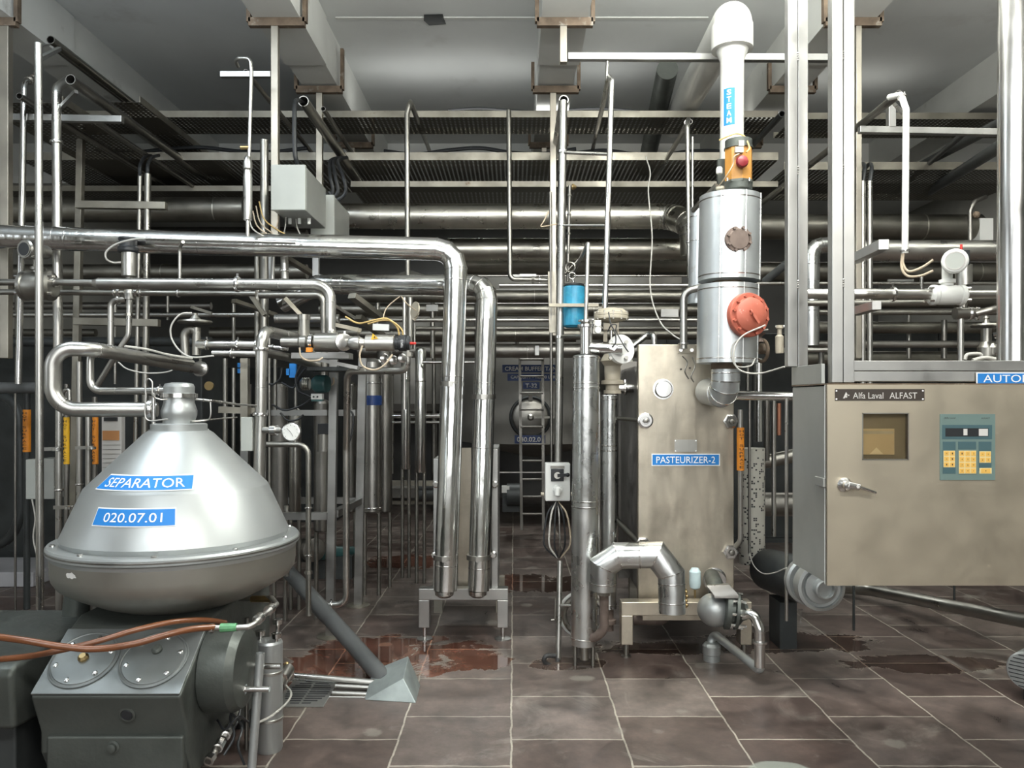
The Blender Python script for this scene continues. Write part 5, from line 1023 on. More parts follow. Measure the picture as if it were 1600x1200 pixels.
for x, y in ((1008, 657), (1141, 658), (1141, 862), (1004, 850)):
    c = P(x, y, PY); n_ = MB().lathe(c, [(.046, 0), (.046, -.016), (.036, -.018), (.036, -.03), (.022, -.03), (.020, -.022), (.005, -.022)], (0, 1, 0), 6 if x != 1008 else 24).build('tightening_nut', CHROME, t)
    MB().lathe(c, [(.014, -.03), (.014, -.05), (.008, -.052)], (0, 1, 0), 12).build('bolt_end', STEELD, n_)
    MB().cyl(c, c + V((0, .92, 0)), .012).build('tie_rod', STEELD, t)
MB().lathe(P(1036, 608, PY), [(.062, 0), (.062, -.005), (.051, -.005), (.051, -.022), (.046, -.026), (.005, -.026)], (0, 1, 0), 40).build('blank_port', CHROME, t)
MB().lathe(P(1104, 608, PY), [(.062, 0), (.062, -.008), (.05, -.01), (.05, -.04)], (0, 1, 0), 40).build('inlet_port', CHROME, t)
MB().lathe(P(1116, 905, PY), [(.07, 0), (.07, -.01), (.06, -.012), (.055, -.06)], (0, 1, 0), 40).build('outlet_port', CHROME, t)
np_ = MB().pbox(1054, 687, 1089, 706, PY - .003, .003).build('name_plate', mat('plate label metal', (.55, .55, .52), .35, .9), t)
for x, y in ((1055.5, 688.5), (1087.5, 688.5), (1055.5, 704.5), (1087.5, 704.5)): MB().cyl(P(x, y, PY - .002), P(x, y, PY - .006), .003, n=10).build('rivet', CHROME, np_)
g = MB(); a, b = P(1018, 728, PY - .006), P(1125, 709, PY - .006); g.box(a.x, b.x, PY - .006, PY - .002, a.z, b.z); sg = tag(g.build('sign_plate', SIGNW, t), 'blue sign reading PASTEURIZER-2')
MB().box(a.x + .006, b.x - .006, PY - .0075, PY - .006, a.z + .006, b.z - .006).build('sign_face', SIGNB, sg); lettering(sg, 'PASTEURIZER-2', P(1071.5, 718.5, PY - .009), (b.x - a.x) * .86, .040)
br_ = MB(); br_.pbox(1060, 538, 1086, 552, PY - .012, .012); br_ = br_.build('lifting_bracket', PLATE, t, bevel=.002)
for x in (1064, 1081): MB().cyl(P(x, 547, PY - .012), P(x, 547, PY - .025), .012, n=6).build('bolt', CHROME, br_)
for x, y in ((1078, 575), (1064, 577)): MB().cyl(P(x, y, PY), P(x, y, PY - .006), .006).build('bolt_head', LEAD, t)
for pts in ([(1066, 556), (1074, 566), (1070, 580), (1076, 592)], [(1082, 558), (1086, 572), (1080, 588), (1084, 597)]):
    wv = wire(None, [(x, y, PY - .001) for x, y in pts], .004, None); wv.build('weld_scar', STEELD, t)
SB2 = 4.52
xa, xb = zx(971, SB2), zx(1175, SB2); MB().box(xa, xb, SB2, SB2 + .09, zy(962, SB2), zy(941, SB2)).build('stand_beam', PLATE, t, bevel=.004)
for u, v_ in ((971, 989), (1157, 1175)):
    MB().box(zx(u, SB2), zx(v_, SB2), SB2, SB2 + .09, zy(1008, SB2), zy(962, SB2)).build('stand_leg', PLATE, t, bevel=.004); xm = zx((u + v_) / 2, SB2)
    MB().lathe(V((xm, SB2 + .045, 0)), [(.03, 0), (.03, .008), (.016, .012), (.016, zy(1006, SB2))], n=20).build('adjustable_foot', STEELD, t)
for u in (985, 1120): MB().box(zx(u, PY + .8), zx(u + 14, PY + .8), PY + .82, PY + .9, 0, z0 + .02).build('rear_leg', SQD, t)
MB().box(x0 + .02, x1 - .02, SB2 + .09, PY + .05, z0 - .04, z0 + .02).build('stand_ledge', PLATE, t)
pipe('rusty brown pipe under the pasteurizer stand beam', [(989, 968, 4.75), (1034, 968, 4.75), (1040, 962, 4.85)], .033, RUST, bend=.04)
pipe('dark slanting pipe left of the pasteurizer leading to its plates', [(962, 812, 5.0), (998, 848, 4.75)], .02, STEELD)
pipe('clamped pipe stub entering the left side of the pasteurizer top', [(952, 607, 4.95), (993, 607, 4.95)], .03, CHROME, clamps=(.25, .6))
pipe('thin pipe from the left column to the pasteurizer nut', [(960, 653, 4.9), (1000, 657, 4.72)], .012, STEELD)
pipe('bent steel pipe rising behind the top left corner of the pasteurizer', [(984, 545, 4.85), (1014, 521, 4.85), (1022, 524, 4.8), (1022, 545, 4.8)], .018, STEEL, bend=.03)
pipe('vertical steel pipe bending right above the pasteurizer top edge', [(1068, 545, 4.6), (1068, 456, 4.6), (1110, 445, 4.55)], .0215, STEEL, bend=.06, clamps=(.06,))
# U shaped clad pipe
pipe('lobster back aluminium clad pipe arching low in front of the pasteurizer', [(941, 922, 4.25), (942, 885, 4.25), (965, 868, 4.25), (1026, 867, 4.22), (1049, 897, 4.2), (1050, 958, 4.18)], .071, CLAD, 'insulated_pipe', 'insulated pipe', bend=0, lobster=True, seams=(.05, .45, .8, .93), n=36)
pipe('brown pipe emerging below the left end of the arched clad pipe', [(944, 920, 4.3), (944, 985, 4.3), (925, 1000, 4.35), (900, 985, 4.4)], .025, RUST, bend=.08, nuts=(.05,))
# ball float trap
t = thing('float_trap', 'grey ball shaped steam trap with bolted flange in front of the pasteurizer', 'steam trap', P(1122, 985, 4.3))
MB().sphere(P(1117, 953, 4.3), .092, (1, -.2, -.1), 1.05, 40, 22).build('trap_ball', SEPM, t)
MB().lathe(P(1132, 952, 4.26), [(.085, 0), (.105, .005), (.105, .03), (.07, .032), (.07, .05), (.10, .055), (.10, .07), (.05, .1), (.04, .12)], (1, -.15, -.1), 32).build('trap_flange', CAST, t)
for k in range(8): an = 2 * PI * k / 8; c = P(1134, 952, 4.26) + V((0, math.cos(an) * .092, math.sin(an) * .092)); MB().cyl(c, c + V((.09, -.01, -.008)), .008, n=6).build('flange_bolt', CHROME, t)
MB().hull([P(1104, 915, 4.2), P(1140, 914, 4.2), P(1154, 930, 4.18), P(1116, 930, 4.18), P(1108, 912, 4.4), P(1138, 911, 4.4), P(1106, 920, 4.2), P(1117, 935, 4.18), P(1154, 935, 4.18)]).build('top_bracket', STEEL, t)
pipe('white pipe connecting the pasteurizer outlet to the float trap', [(1112, 900, 4.62), (1118, 915, 4.4), (1120, 930, 4.32)], .045, CAST, bend=.05)
pipe('polished elbow pipe leaving the float trap to the floor', [(1158, 960, 4.2), (1178, 958, 4.15), (1187, 985, 4.12), (1187, 1042, 4.12)], .028, CHROME, bend=.08, clamps=(.62,), n=28)
pipe('grey bent drain pipe slanting along the floor to the floor socket', [(1187, 1018, 4.14), (1188, 1046, 4.12), (1183, 1044, 4.15), (1112, 987, 4.55), (1111, 1020, 4.5)], .024, SEPM, bend=.045, n=24)
t = thing('floor_socket', 'grey flanged pipe socket set into the floor', 'socket', V((P(1112, 0, 4.5).x, 4.5, 0))); MB().lathe(V((P(1112, 0, 4.5).x, 4.5, 0)), [(.048, 0), (.048, .035), (.052, .04), (.052, .085), (.04, .10), (.028, .102)], n=32).build('collar', SEPM, t)
t = thing('filter_cup', 'small clear plastic drain cup with brass tip', 'cup', P(1086, 925, 4.4)); MB().lathe(P(1086, 918, 4.4), [(.012, -.01), (.028, 0), (.032, .02), (.032, .09), (.02, .11)], n=24).build('bowl', GLASS, t); MB().cyl(P(1086, 934, 4.4), P(1086, 920, 4.4), .006).build('drain_tip', BRASS, t)
g = MB(); [g.sphere(P(1072 + (k % 2), 925 + k * 7, 4.35), .01) for k in range(4)]; g.cyl(P(1072, 920, 4.35), P(1072, 950, 4.35), .004); single('small_valve', 'small brass beaded valve beside the arched clad pipe', 'tap', g, BRASS)

# ================================================================== CLAD CANS AND STEAM PIPE
def can(label, x, y0, y1, Y, r, seams=(10, -14)):
    t = thing('insulated_vessel', label, 'insulated vessel', P(x, y1, Y)); a, b = P(x, y1, Y), P(x + 2, y0, Y); d = b - a; L_ = d.length
    MB().lathe(a, [(r * .5, -.002), (r, 0), (r, L_), (r * .5, L_ + .002)], d, 64).build('cladding', CLADW, t)
    for f_ in (.045, .93): MB().lathe(a + d * f_, [(r, 0), (r * 1.012, .002), (r * 1.012, .006), (r, .008)], d, 64, closed=False).build('band', CHROME, t)
    for an in (-.55, .25, 1.0): p = V((math.sin(an), -math.cos(an), 0)) * r; MB().beam(a + p, b + p, .005, .004).build('lap_seam', CLAD, t)
    return t
CY = 4.35
c1 = can('upper pale clad vessel with a rusty bolted cover', 1139, 308, 440, CY, .168)
c2 = can('lower pale clad vessel with a red round cover', 1136, 447, 568, CY, .166)
def cover(t, x, y, Y, rr, material, bolts, axis, name, thick=.03):
    c = P(x, y, Y); ax = V(axis).normalized(); k = MB().lathe(c, [(rr * .7, .06), (rr * .72, thick), (rr, thick), (rr, 0), (rr * .97, -.006), (rr * .80, -.008)] + ([(rr * .76, -.022), (rr * .6, -.034), (rr * .35, -.041), (.01, -.043)] if material is RED else [(rr * .72, -.014), (.01, -.016)]), -ax * -1, 48).build(name, material, t)
    u = V((ax.y, -ax.x, 0)).normalized(); w_ = ax.cross(u)
    for i in range(bolts):
        an = 2 * PI * (i + .4) / bolts; p = c + u * math.cos(an) * rr * .86 + w_ * math.sin(an) * rr * .86; MB().cyl(p - ax * .004, p - ax * .022, .008, n=6).build('cover_bolt', RUST if material is RUST else STEELD if material is not RED else RED, k)
    return k
cover(c1, 1154, 374, 4.19, .073, RUST, 8, (-.1, 1, 0), 'rusty_cover')
k_ = cover(c2, 1171, 492, 4.15, .118, RED, 12, (-.28, 1, 0), 'red_cover')
c = P(1174, 488, 4.095); MB().torus(c, (1, .1, .3), .012, .005, 16, 8).build('lifting_eye', RED, k_); g = MB(); g.beam(P(1162, 486, 4.105), P(1168, 502, 4.105), .008); g.beam(P(1176, 490, 4.095), P(1186, 505, 4.10), .012); g.build('cover_hook', RED, k_)
g = MB().cyl(P(1137, 449, CY), P(1137, 438, CY), .085, n=36); single('neck_collar', 'rust stained neck between the two pale clad vessels', 'collar', g, RUSTC)
g = MB().cyl(P(1135, 577, CY), P(1135, 566, CY), .085, n=36); single('neck_collar', 'rust stained neck under the lower clad vessel', 'collar', g, RUSTC)
pipe('wide clad elbow from the lower vessel into the pasteurizer inlet', [(1134, 572, CY), (1134, 616, CY), (1106, 612, 4.62)], .078, CLADW, 'insulated_pipe', 'insulated pipe', bend=.13, lobster=True, seams=(.1,), n=36)
pipe('slimmer clad riser hidden behind the left of the upper vessel', [(1093, 325, 4.7), (1089, 475, 4.7)], .055, CLADW, 'insulated_pipe', 'insulated pipe', seams=(.1, .35), n=28)
# steam pipe
spy = 4.45
t = thing('steam_pipe', 'white painted steam pipe with a large elbow at the ceiling and blue STEAM label', 'pipe', P(1144, 300, spy))
a, b = P(1143, 305, spy), P(1144, 96, spy)
MB().lathe(a, [(.066, 0), (.066, (b - a).length), (.068, (b - a).length + .005), (.099, (b - a).length + .085)], b - a, 48).build('riser', PVC, t)
MB().lathe(P(1144, 74, spy), [(.104, -.018), (.116, -.014), (.116, .12), (.108, .124)], (0, 0, 1), 48).build('socket_collar', PVC, t)
mb = MB(); mb.tube([P(1144, 72, spy), P(1146, 28, spy), P(1052, 196, 7.1)], .108, 40, .22, 12); mb.build('elbow', PVC, t)
lb_ = MB(); vs = []; n_ = 8; R_s = .0675
zc0, zc1 = zy(195, spy - .06), zy(137, spy - .06); ax_ = P(1143.5, 200, spy).x
for j in (0, 1):
    for i in range(n_ + 1): an = -.78 + .95 * i / n_ - .2; vs.append(V((ax_ + math.sin(an) * R_s, spy - math.cos(an) * R_s, (zc0, zc1)[j])))
lb_.add(vs, [(i, i + 1, i + n_ + 2, i + n_ + 1) for i in range(n_)]); lb_ = lb_.build('blue_label', SIGNB, t)
for k, ch in enumerate('STEAM'):
    zz = zc1 - (zc1 - zc0) * (k + .62) / 5.3; lettering(lb_, ch, None, .024 if ch != 'M' else .028, .030, fn=lambda u, v, zz=zz: V((ax_ + math.sin(-.5 + u / R_s) * (R_s + .0015), spy - math.cos(-.5 + u / R_s) * (R_s + .0015), zz + v)), bold=.02)
pipe('big grey duct running away under the ceiling beside the steam elbow', [(1043, 108, 5.9), (1008, 262, 8.0)], .08, CAST, name='duct', cat='duct', n=28)
away('thin conduit running away left of the thin tall pipe', 1078, 190, 5.3, 7.6, .018, STEEL)
away('dark tube running away from the right of the amber housing', 1222, 178, 5.4, 7.4, .022, DARK)
# amber actuator
t = thing('electric_actuator', 'octagonal amber housing with a red mushroom knob in front of the steam pipe', 'actuator', P(1153, 302, 4.25))
ac = P(1154, 300, 4.25); zt0, zt1, zt2, zt3 = zy(302, 4.25) - ac.z, zy(280, 4.2) - ac.z, zy(229, 4.2) - ac.z, zy(215, 4.2) - ac.z
MB().lathe(ac, [(.05, -.01), (.072, .01), (.074, zt1 - .012)], n=40).lathe(ac, [(.078, zt1 - .012), (.078, zt1)], n=8).build('grey_base', CAST, t)
MB().lathe(ac, [(.074, zt1), (.074, zt2)], n=8).build('amber_body', AMBER, t)
MB().lathe(ac, [(.077, zt2), (.077, zt2 + .008), (.072, zt2 + .01), (.072, zt3)], n=40).build('grey_cap', CAST, t)
kc = P(1158, 254, 4.175); MB().lathe(kc, [(.012, .02), (.012, 0), (.03, -.004), (.034, -.018), (.028, -.034), (.01, -.042)], (0, 1, 0), 32).build('red_knob', REDB, t)
MB().pbox(1149, 229, 1162, 238, 4.16, .02).build('terminal', BEIGE, t); MB().pbox(1154, 219, 1163, 228, 4.17, .02).build('cap_block', STEELD, t)
for x in (1137, 1171): MB().cyl(P(x, 283, 4.18), P(x, 278, 4.18), .006, n=8).build('housing_bolt', CHROME, t)
wire('yellow cable looped over the top of the amber housing', [(1124, 219, 4.36), (1140, 212, 4.32), (1152, 209, 4.3), (1163, 213, 4.25), (1168, 222, 4.18), (1171, 232, 4.16), (1166, 238, 4.15)], .0045, WIREY, 'yellow_cable', 'cable')
wire('thin beige cable running down the front of the amber housing', [(1155, 240, 4.15), (1147, 245, 4.15), (1146, 255, 4.16), (1140, 267, 4.16), (1130, 282, 4.2), (1122, 292, 4.3)], .0035, WIREB, 'beige_cable', 'cable')
t = thing('small_regulator', 'small grey regulator bracket left of the amber housing', 'regulator', P(1126, 300, 4.3)); MB().pbox(1122, 248, 1133, 290, 4.36, .03).build('bracket', CAST, t); MB().lathe(P(1124, 272, 4.3), [(.012, 0), (.018, .004), (.018, .03), (.01, .04)], n=16).build('regulator_body', WHITE, t); MB().lathe(P(1126, 297, 4.28), [(.02, 0), (.026, .004), (.026, .016), (.014, .02)], n=16).build('base_gland', BEIGE, t)
g = MB(); g.beam(P(1082, 330, 4.5), P(1120, 289, 4.3), .02); single('diagonal_brace', 'thin dark strut slanting down left of the amber housing', 'brace', g, STEELD)
wire('white cable hanging in a loop below the red cover', [(1196, 508, 4.1), (1160, 525, 4.1), (1147, 548, 4.1), (1150, 572, 4.1), (1165, 582, 4.1), (1190, 583, 4.08), (1226, 573, 3.9)], .0045, WIRE)
wire('second white cable looping behind the red cover', [(1200, 515, 4.2), (1172, 520, 4.2), (1145, 540, 4.18), (1148, 570, 4.18), (1172, 572, 4.18), (1180, 560, 4.2)], .004, WIRE)
t = thing('rusty_valve', 'rusty valve with a round hand wheel below the red cover', 'valve', P(1185, 575, 4.4)); MB().torus(P(1190, 548, 4.35), (1, .3, 0), .06, .01, 32, 10).build('hand_wheel', RUSTC, t); MB().cyl(P(1165, 545, 4.4), P(1198, 545, 4.4), .03).build('valve_body', RUSTC, t); MB().lathe(P(1181, 535, 4.35), [(.05, 0), (.03, .03), (.055, .05)], n=20).build('yoke', RUST, t)
t = thing('spray_bottle', 'small pale bottle shaped filter left of the steel column', 'filter', P(1218, 553, 4.2)); MB().lathe(P(1218, 552, 4.2), [(.02, 0), (.022, .01), (.022, .09), (.012, .1), (.012, .13), (.02, .135), (.02, .15)], n=24).build('bottle', BEIGE, t); MB().cyl(P(1212, 510, 4.2), P(1226, 510, 4.2), .006).build('cap_bar', WHITE, t)

# ================================================================== RIGHT OF THE PASTEURIZER
pipe('bright horizontal pipe passing into the back of the control cabinet', [(1140, 618, 4.55), (1260, 620, 4.35)], .026, CHROME, n=28)
pipe('thin pipe carrying the HOT SURFACE label down to a pasteurizer nut', [(1157, 640, 4.62), (1157, 845, 4.62), (1146, 858, 4.66)], .015, STEEL, bend=.05, seams=(.3,))
tube_label('orange HOT SURFACE label right of the pasteurizer plate', 1157, 668, 735, 4.61, .0215, ORANGE, 'HOT SURFACE')
g = MB().cyl(P(1175, 880, 5.3), P(1175, 700, 5.3), .085, n=40); single('mosaic_column', 'round column clad in black and white mosaic behind the pasteurizer', 'column', g, MOSAIC)
rv = [(1171, 625, 865, 4.95, .0085, STEEL, 'thin bright pipe in front of the mosaic column'), (1209, 626, 838, 4.9, .014, STEEL, 'white tipped vertical pipe rising from the dark motor'),
      (1229, 622, 970, 4.3, .0095, STEEL, 'long thin vertical rod just left of the control cabinet'), (1198, 626, 720, 5.4, .02, STEELG, 'dark vertical pipe behind the pipes left of the cabinet'),
      (1185, 560, 690, 5.6, .028, FOIL, 'short foil clad riser above the mosaic column'), (1217, 630, 680, 5.2, .014, mat('copper pipe', (.55, .25, .16), .35, .8), 'short copper coloured pipe left of the cabinet'), (1168, 500, 610, 5.0, .012, STEELD, 'dark thin pipe under the lower clad vessel')]
for x, a_, b_, Y, r, mt_, lb in rv: pipe(lb, [(x, a_, Y), (x, b_, Y)], r, mt_)
pipe('big polished horizontal pipe bend behind the mosaic column', [(1170, 718, 5.7), (1195, 722, 5.7), (1240, 712, 5.7)], .05, STEELD, bend=.1)
pipe('dull horizontal vessel seen between the thin pipes by the cabinet', [(1180, 788, 5.9), (1240, 788, 5.9)], .09, STEELG)
wire('white wire drooping from the thin pipe to the long rod', [(1171, 865, 4.9), (1178, 884, 4.8), (1192, 896, 4.6), (1210, 895, 4.4), (1229, 887, 4.25)], .0035, WIRE)
t = thing('pump_motor', 'dark motor with a large round flanged end behind the control cabinet', 'motor', V((P(1225, 0, 4.5).x, 4.6, 0)))
MB().cyl(P(1203, 890, 4.95), P(1268, 910, 4.3), .13, n=48).build('motor_body', DARK, t)
dx = V((.03, -1, 0)).normalized(); c = P(1284, 918, 4.05)
MB().lathe(c, [(.10, -.10), (.12, -.08), (.124, -.02), (.124, .0), (.108, .004), (.105, -.012), (.09, -.014), (.085, .0), (.05, .004), (.05, .03)], dx, 56).build('end_flange', SEPM, t)
MB().lathe(c - dx * .13, [(.10, -.08), (.130, -.05), (.132, -.01), (.12, .0)], dx, 56).build('back_ring', SEPM, t)
MB().lathe(c, [(.050, .0), (.052, .05), (.044, .055), (.04, .02)], dx, 32).build('inlet_ring', SEPM, t)
MB().box(P(1210, 0, 4.8).x, P(1236, 0, 4.8).x, 4.7, 4.9, 0, .28).build('motor_base', DARK, t)
t = thing('floor_key', 'small steel T shaped key standing on the floor', 'floor key', G(1251, 970)); gk = G(1251, 970); MB().cyl(gk, gk + V((0, 0, .07)), .006).build('stem', CHROME, t); MB().beam(gk + V((-.015, 0, .07)), gk + V((.015, 0, .07)), .012).build('handle', CHROME, t)
pipe('long shiny pipe lying low across the floor under the control cabinet', [(1310, 918, 6.0), (1360, 922, 5.8), (1640, 978, 4.4)], .042, STEELD, 'floor_pipe', 'pipe', bend=.2, n=28)
for x, yb, Y, lb in ((1334, 985, 5.0, 'thin dark rod on the floor below the cabinet left corner'), (1491, 942, 5.6, 'thin dark stand leg behind the floor pipe')): pipe(lb, [(x, 905, Y), (x, yb, Y)], .008, DARK, name='thin_rod', cat='rod')
g = MB(); a = P(1604, 905, 3.5); g.box(a.x, a.x + .06, 3.45, 3.51, zy(1000, 3.5), a.z); single('support_post', 'dark post foot at the far right below the cabinet', 'post', g, DARK)
t = thing('round_motor_end', 'grey grooved round motor end at the right edge of the floor', 'motor', P(1600, 1078, 3.85)); c = P(1606, 1049, 3.85); dx = V((-.75, -.65, 0)).normalized()
MB().lathe(c, [(.09, -.2), (.095, 0), (.088, .012), (.01, .014)], dx, 48).build('shell', SEPM, t)
for k in range(-4, 5): 
    u = V((dx.y, -dx.x, 0)).normalized(); hw = math.sqrt(.085 ** 2 - (k * .019) ** 2) * .95; p = c + dx * .014 + V((0, 0, k * .019)); g = MB(); g.beam(p - u * hw, p + u * hw, .005, .004); g.build('groove', BLACK, t)
for s_ in (-1, 1): MB().box(c.x + .02, c.x + .16, c.y + s_ * .05 - .015, c.y + s_ * .05 + .015, 0, c.z - .06).build('motor_foot', DARK, t)

# ================================================================== CONTROL CABINET
Q = 3.0; QB = 3.39; QX0, QX1 = zx(1293, Q), zx(1293, Q) + .98; QZ0, QZ1 = zy(915, Q), zy(601, Q)
t = thing('control_cabinet', 'brushed steel control cabinet with keypad, window and chrome handle', 'control cabinet', V((QX0 + .45, 3.2, QZ0)))
MB().box(QX0 + .004, QX1, Q + .03, QB, QZ0 + .004, QZ1 - .004).build('body', CABS, t, bevel=.004)
MB().box(QX0, QX0 + .008, Q + .012, Q + .03, QZ0, QZ1).build('door_seal', WHITE, t)
wx0, wx1, wz0, wz1 = zx(1347, Q), zx(1420, Q), zy(719, Q), zy(645, Q); kx0, kx1, kz0, kz1 = zx(1468, Q), zx(1554, Q), zy(750, Q), zy(647, Q)
dr = MB(); xs = [QX0, wx0, wx1, kx0, kx1, QX1]; 
dr.box(QX0, QX1, Q, Q + .02, QZ0, wz0); dr.box(QX0, wx0, Q, Q + .02, wz0, wz1); dr.box(wx1, QX1, Q, Q + .02, wz0, wz1); dr.box(QX0, QX1, Q, Q + .02, wz1, QZ1)
dr = dr.build('door', CABM, t)
wn = MB(); e = .004
for b_ in ((wx0, wx0 + e, wz0, wz1), (wx1 - e, wx1, wz0, wz1), (wx0, wx1, wz0, wz0 + e), (wx0, wx1, wz1 - e, wz1)): wn.box(b_[0], b_[1], Q - .002, Q + .018, b_[2], b_[3])
wn = wn.build('window', STEELD, t); MB().box(wx0 + e, wx1 - e, Q + .010, Q + .013, wz0 + e, wz1 - e).build('glass', WGLASS, wn)
MB().box(wx0 - .005, wx1 + .005, Q + .024, Q + .028, wz0 - .005, wz1 + .005).build('recess_back', mat('recess brown', (.22, .19, .14), .6), t)
r_ = MB().box(wx0 + .002, wx1 - .048, Q + .016, Q + .024, wz0 + .02, wz1 - .062).build('recorder', mat('recorder tan', (.52, .41, .26), .5), t)
MB().box(wx0 + .002, wx1 - .052, Q + .0145, Q + .016, wz1 - .082, wz1 - .070).build('recorder_bar', BEIGE, r_)
MB().prism([V((wx0 + .035, Q + .0155, wz0 + .022)), V((wx0 + .088, Q + .0155, wz0 + .022)), V((wx0 + .062, Q + .0155, wz0 + .048))], (0, -.001, 0)).build('paper_tip', mat('paper tan', (.70, .60, .42), .6), r_)
# keypad
kp = MB().box(kx0, kx1, Q - .004, Q, kz0, kz1).build('keypad', TEAL, t); KY = Q - .004
def kb(x0_, y0_, x1_, y1_, mt_, d=.001, nm='field'): return MB().box(zx(x0_, Q), zx(x1_, Q), KY - d, KY, zy(y1_, Q), zy(y0_, Q)).build(nm, mt_, kp)
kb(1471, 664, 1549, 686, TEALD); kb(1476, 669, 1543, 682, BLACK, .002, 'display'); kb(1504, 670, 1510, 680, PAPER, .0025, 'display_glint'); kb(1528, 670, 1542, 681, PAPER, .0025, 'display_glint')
kb(1472, 690, 1492, 740, TEALD); kb(1496, 690, 1524, 702, TEALD); kb(1528, 690, 1548, 736, TEALD); kb(1497, 704, 1525, 741, TEALD)
def keys(x0_, y0_, x1_, y1_, nc, nr):
    kb(x0_, y0_, x1_, y1_, KEYC, .0018, 'key_block'); cw, ch = (x1_ - x0_) / nc, (y1_ - y0_) / nr
    for i in range(nc):
        for j in range(nr):
            xa_, ya_ = x0_ + i * cw + cw * .12, y0_ + j * ch + ch * .12; k = kb(xa_, ya_, xa_ + cw * .76, ya_ + ch * .76, KEYY, .0032, 'key')
            yield xa_ + cw * .38, ya_ + ch * .38
mk = {}
for blk, marks in (((1473, 704, 1491, 730, 2, 3), '++IIII'), ((1497, 704, 1524, 740, 3, 4), '1470258.369='), ((1529, 705, 1547, 723, 2, 2), '=#**'), ((1529, 731, 1548, 740, 1, 1), '-')):
    for (xx, yy), ch in zip(keys(*blk), marks): lettering(kp, ch, V((zx(xx, Q), KY - .0035, zy(yy, Q))), .004, .0065 if ch not in '-.=' else .003, LEAD, name='key_mark')
lettering(kp, 'Alfa Laval', P(1484, 653, KY - .0005), .042, .006, LEAD); lettering(kp, 'ALFAST', P(1540, 653.5, KY - .0005), .034, .005, LEAD)
# nameplate
nx0, nx1, nz0, nz1 = zx(1304.5, Q), zx(1444, Q), zy(626, Q), zy(608, Q)
np_ = MB().box(nx0, nx1, Q - .003, Q, nz0, nz1).build('name_plate', mat('name plate brown black', (.045, .035, .028), .4), t)
lettering(np_, 'Alfa Laval', P(1356.5, 618, Q - .0045), zx(1380.5, Q) - zx(1333, Q), .024, PAPER); lettering(np_, 'ALFAST', P(1411.5, 618, Q - .0045), zx(1433, Q) - zx(1390, Q), .024, PAPER)
cL = P(1322, 618, Q - .0042); lg = MB(); lg.add([cL + V(p_) for p_ in ((-.012, 0, -.011), (-.005, 0, -.011), (.001, 0, .002), (.003, 0, -.002), (.006, 0, .003), (.0, 0, .014))], [(0, 1, 2, 3, 4, 5)]); lg.lathe(cL + V((.001, 0, -.005)), [(.0035, 0), (.0035, .0005)], (0, -1, 0), 16); lg.lathe(cL + V((.010, 0, .001)), [(.0025, 0), (.0025, .0005)], (0, -1, 0), 14); lg.build('logo_mark', PAPER, np_)
for x, y in ((1307, 610.5), (1442, 610.5), (1307, 623.5), (1442, 623.5)): MB().cyl(P(x, y, Q - .003), P(x, y, Q - .005), .003, n=10).build('screw', CHROME, np_)
# handle and hinge clip
hc = P(1319, 757.5, Q); hd = MB().lathe(hc, [(.028, 0), (.028, .006), (.022, .012), (.017, .016), (.017, .04), (.010, .046)], (0, -1, 0), 32).build('handle', CHROME, t)
g = MB(); g.tube([hc + V((.0, -.035, .004)), hc + V((.045, -.036, -.006)), hc + V((.108, -.03, -.027))], .015, 14, bend=.05, r_end=.006); g.build('handle_lever', CHROME, hd); MB().lathe(hc + V((.032, -.045, -.002)), [(.007, 0), (.006, .006)], (0, -1, 0), 16).build('lock_barrel', PAPER, hd)
MB().box(QX0 - .012, QX0 + .0, Q + .015, Q + .10, zy(762, Q), zy(748, Q)).build('side_clip', CABS, t, bevel=.002)
# columns and beams carrying the cabinet
def column(label, xa, xb, yb, Y):
    X_, W_ = zx(xa, Y), (zx(xb, Y) - zx(xa, Y)) / 2; t_ = thing('steel_column', label, 'column', V((X_ + W_, Y, zy(yb, Y))))
    for k in range(2): MB().box(X_ + k * W_ + .0006, X_ + (k + 1) * W_ - .0006, Y, Y + W_, zy(yb, Y), CZ - .002).build('square_tube', SQ, t_, bevel=.003)
    for y in range(60 + int(Y * 7), int(yb), 178): g = MB(); [g.sphere(V((X_ + W_, Y, zy(y + j * 3.5, Y))), .004, n=8, k=6) for j in range(4)]; g.build('weld_bead', STEEL, t_)
    MB().box(X_ - .02, X_ + 2 * W_ + .02, Y - .01, Y + W_ + .02, CZ - .008, CZ - .0005).build('top_plate', SQ, t_)
column('wide twin tube steel column above the left front corner of the cabinet', 1300, 1336, 598, Q + .02)
column('twin tube steel column standing behind on the left of the cabinet', 1231, 1263, 573, QB - .06)
bm_ = thing('support_beam', 'twin tube steel beam along the cabinet top carrying the AUTOMATIC sign', 'beam', V((QX0 + .5, Q, QZ1)))
zt = zy(563, Q); zm = (zt + QZ1 + .012) / 2
for a_, b_ in ((QZ1 + .012, zm - .0006), (zm + .0006, zt)): MB().box(zx(1336.5, Q), QX1, Q + .02, Q + .06, a_, b_).build('front_tube', SQ, bm_, bevel=.003)
MB().box(zx(1293, Q) + .0, zx(1299, Q), Q + .06, QB, QZ1 + .005, zt - .01).build('side_tube', CABS, bm_, bevel=.002)
MB().box(QX0, QX1, Q + .003, QB, QZ1, QZ1 + .005).build('flashing', RUSTC, bm_)
sign('blue sign on the beam above the cabinet, cut by the right edge', 1525, 582, 1668, 601, Q + .012, 'AUTOMATIC', SIGNB, .86, .62)

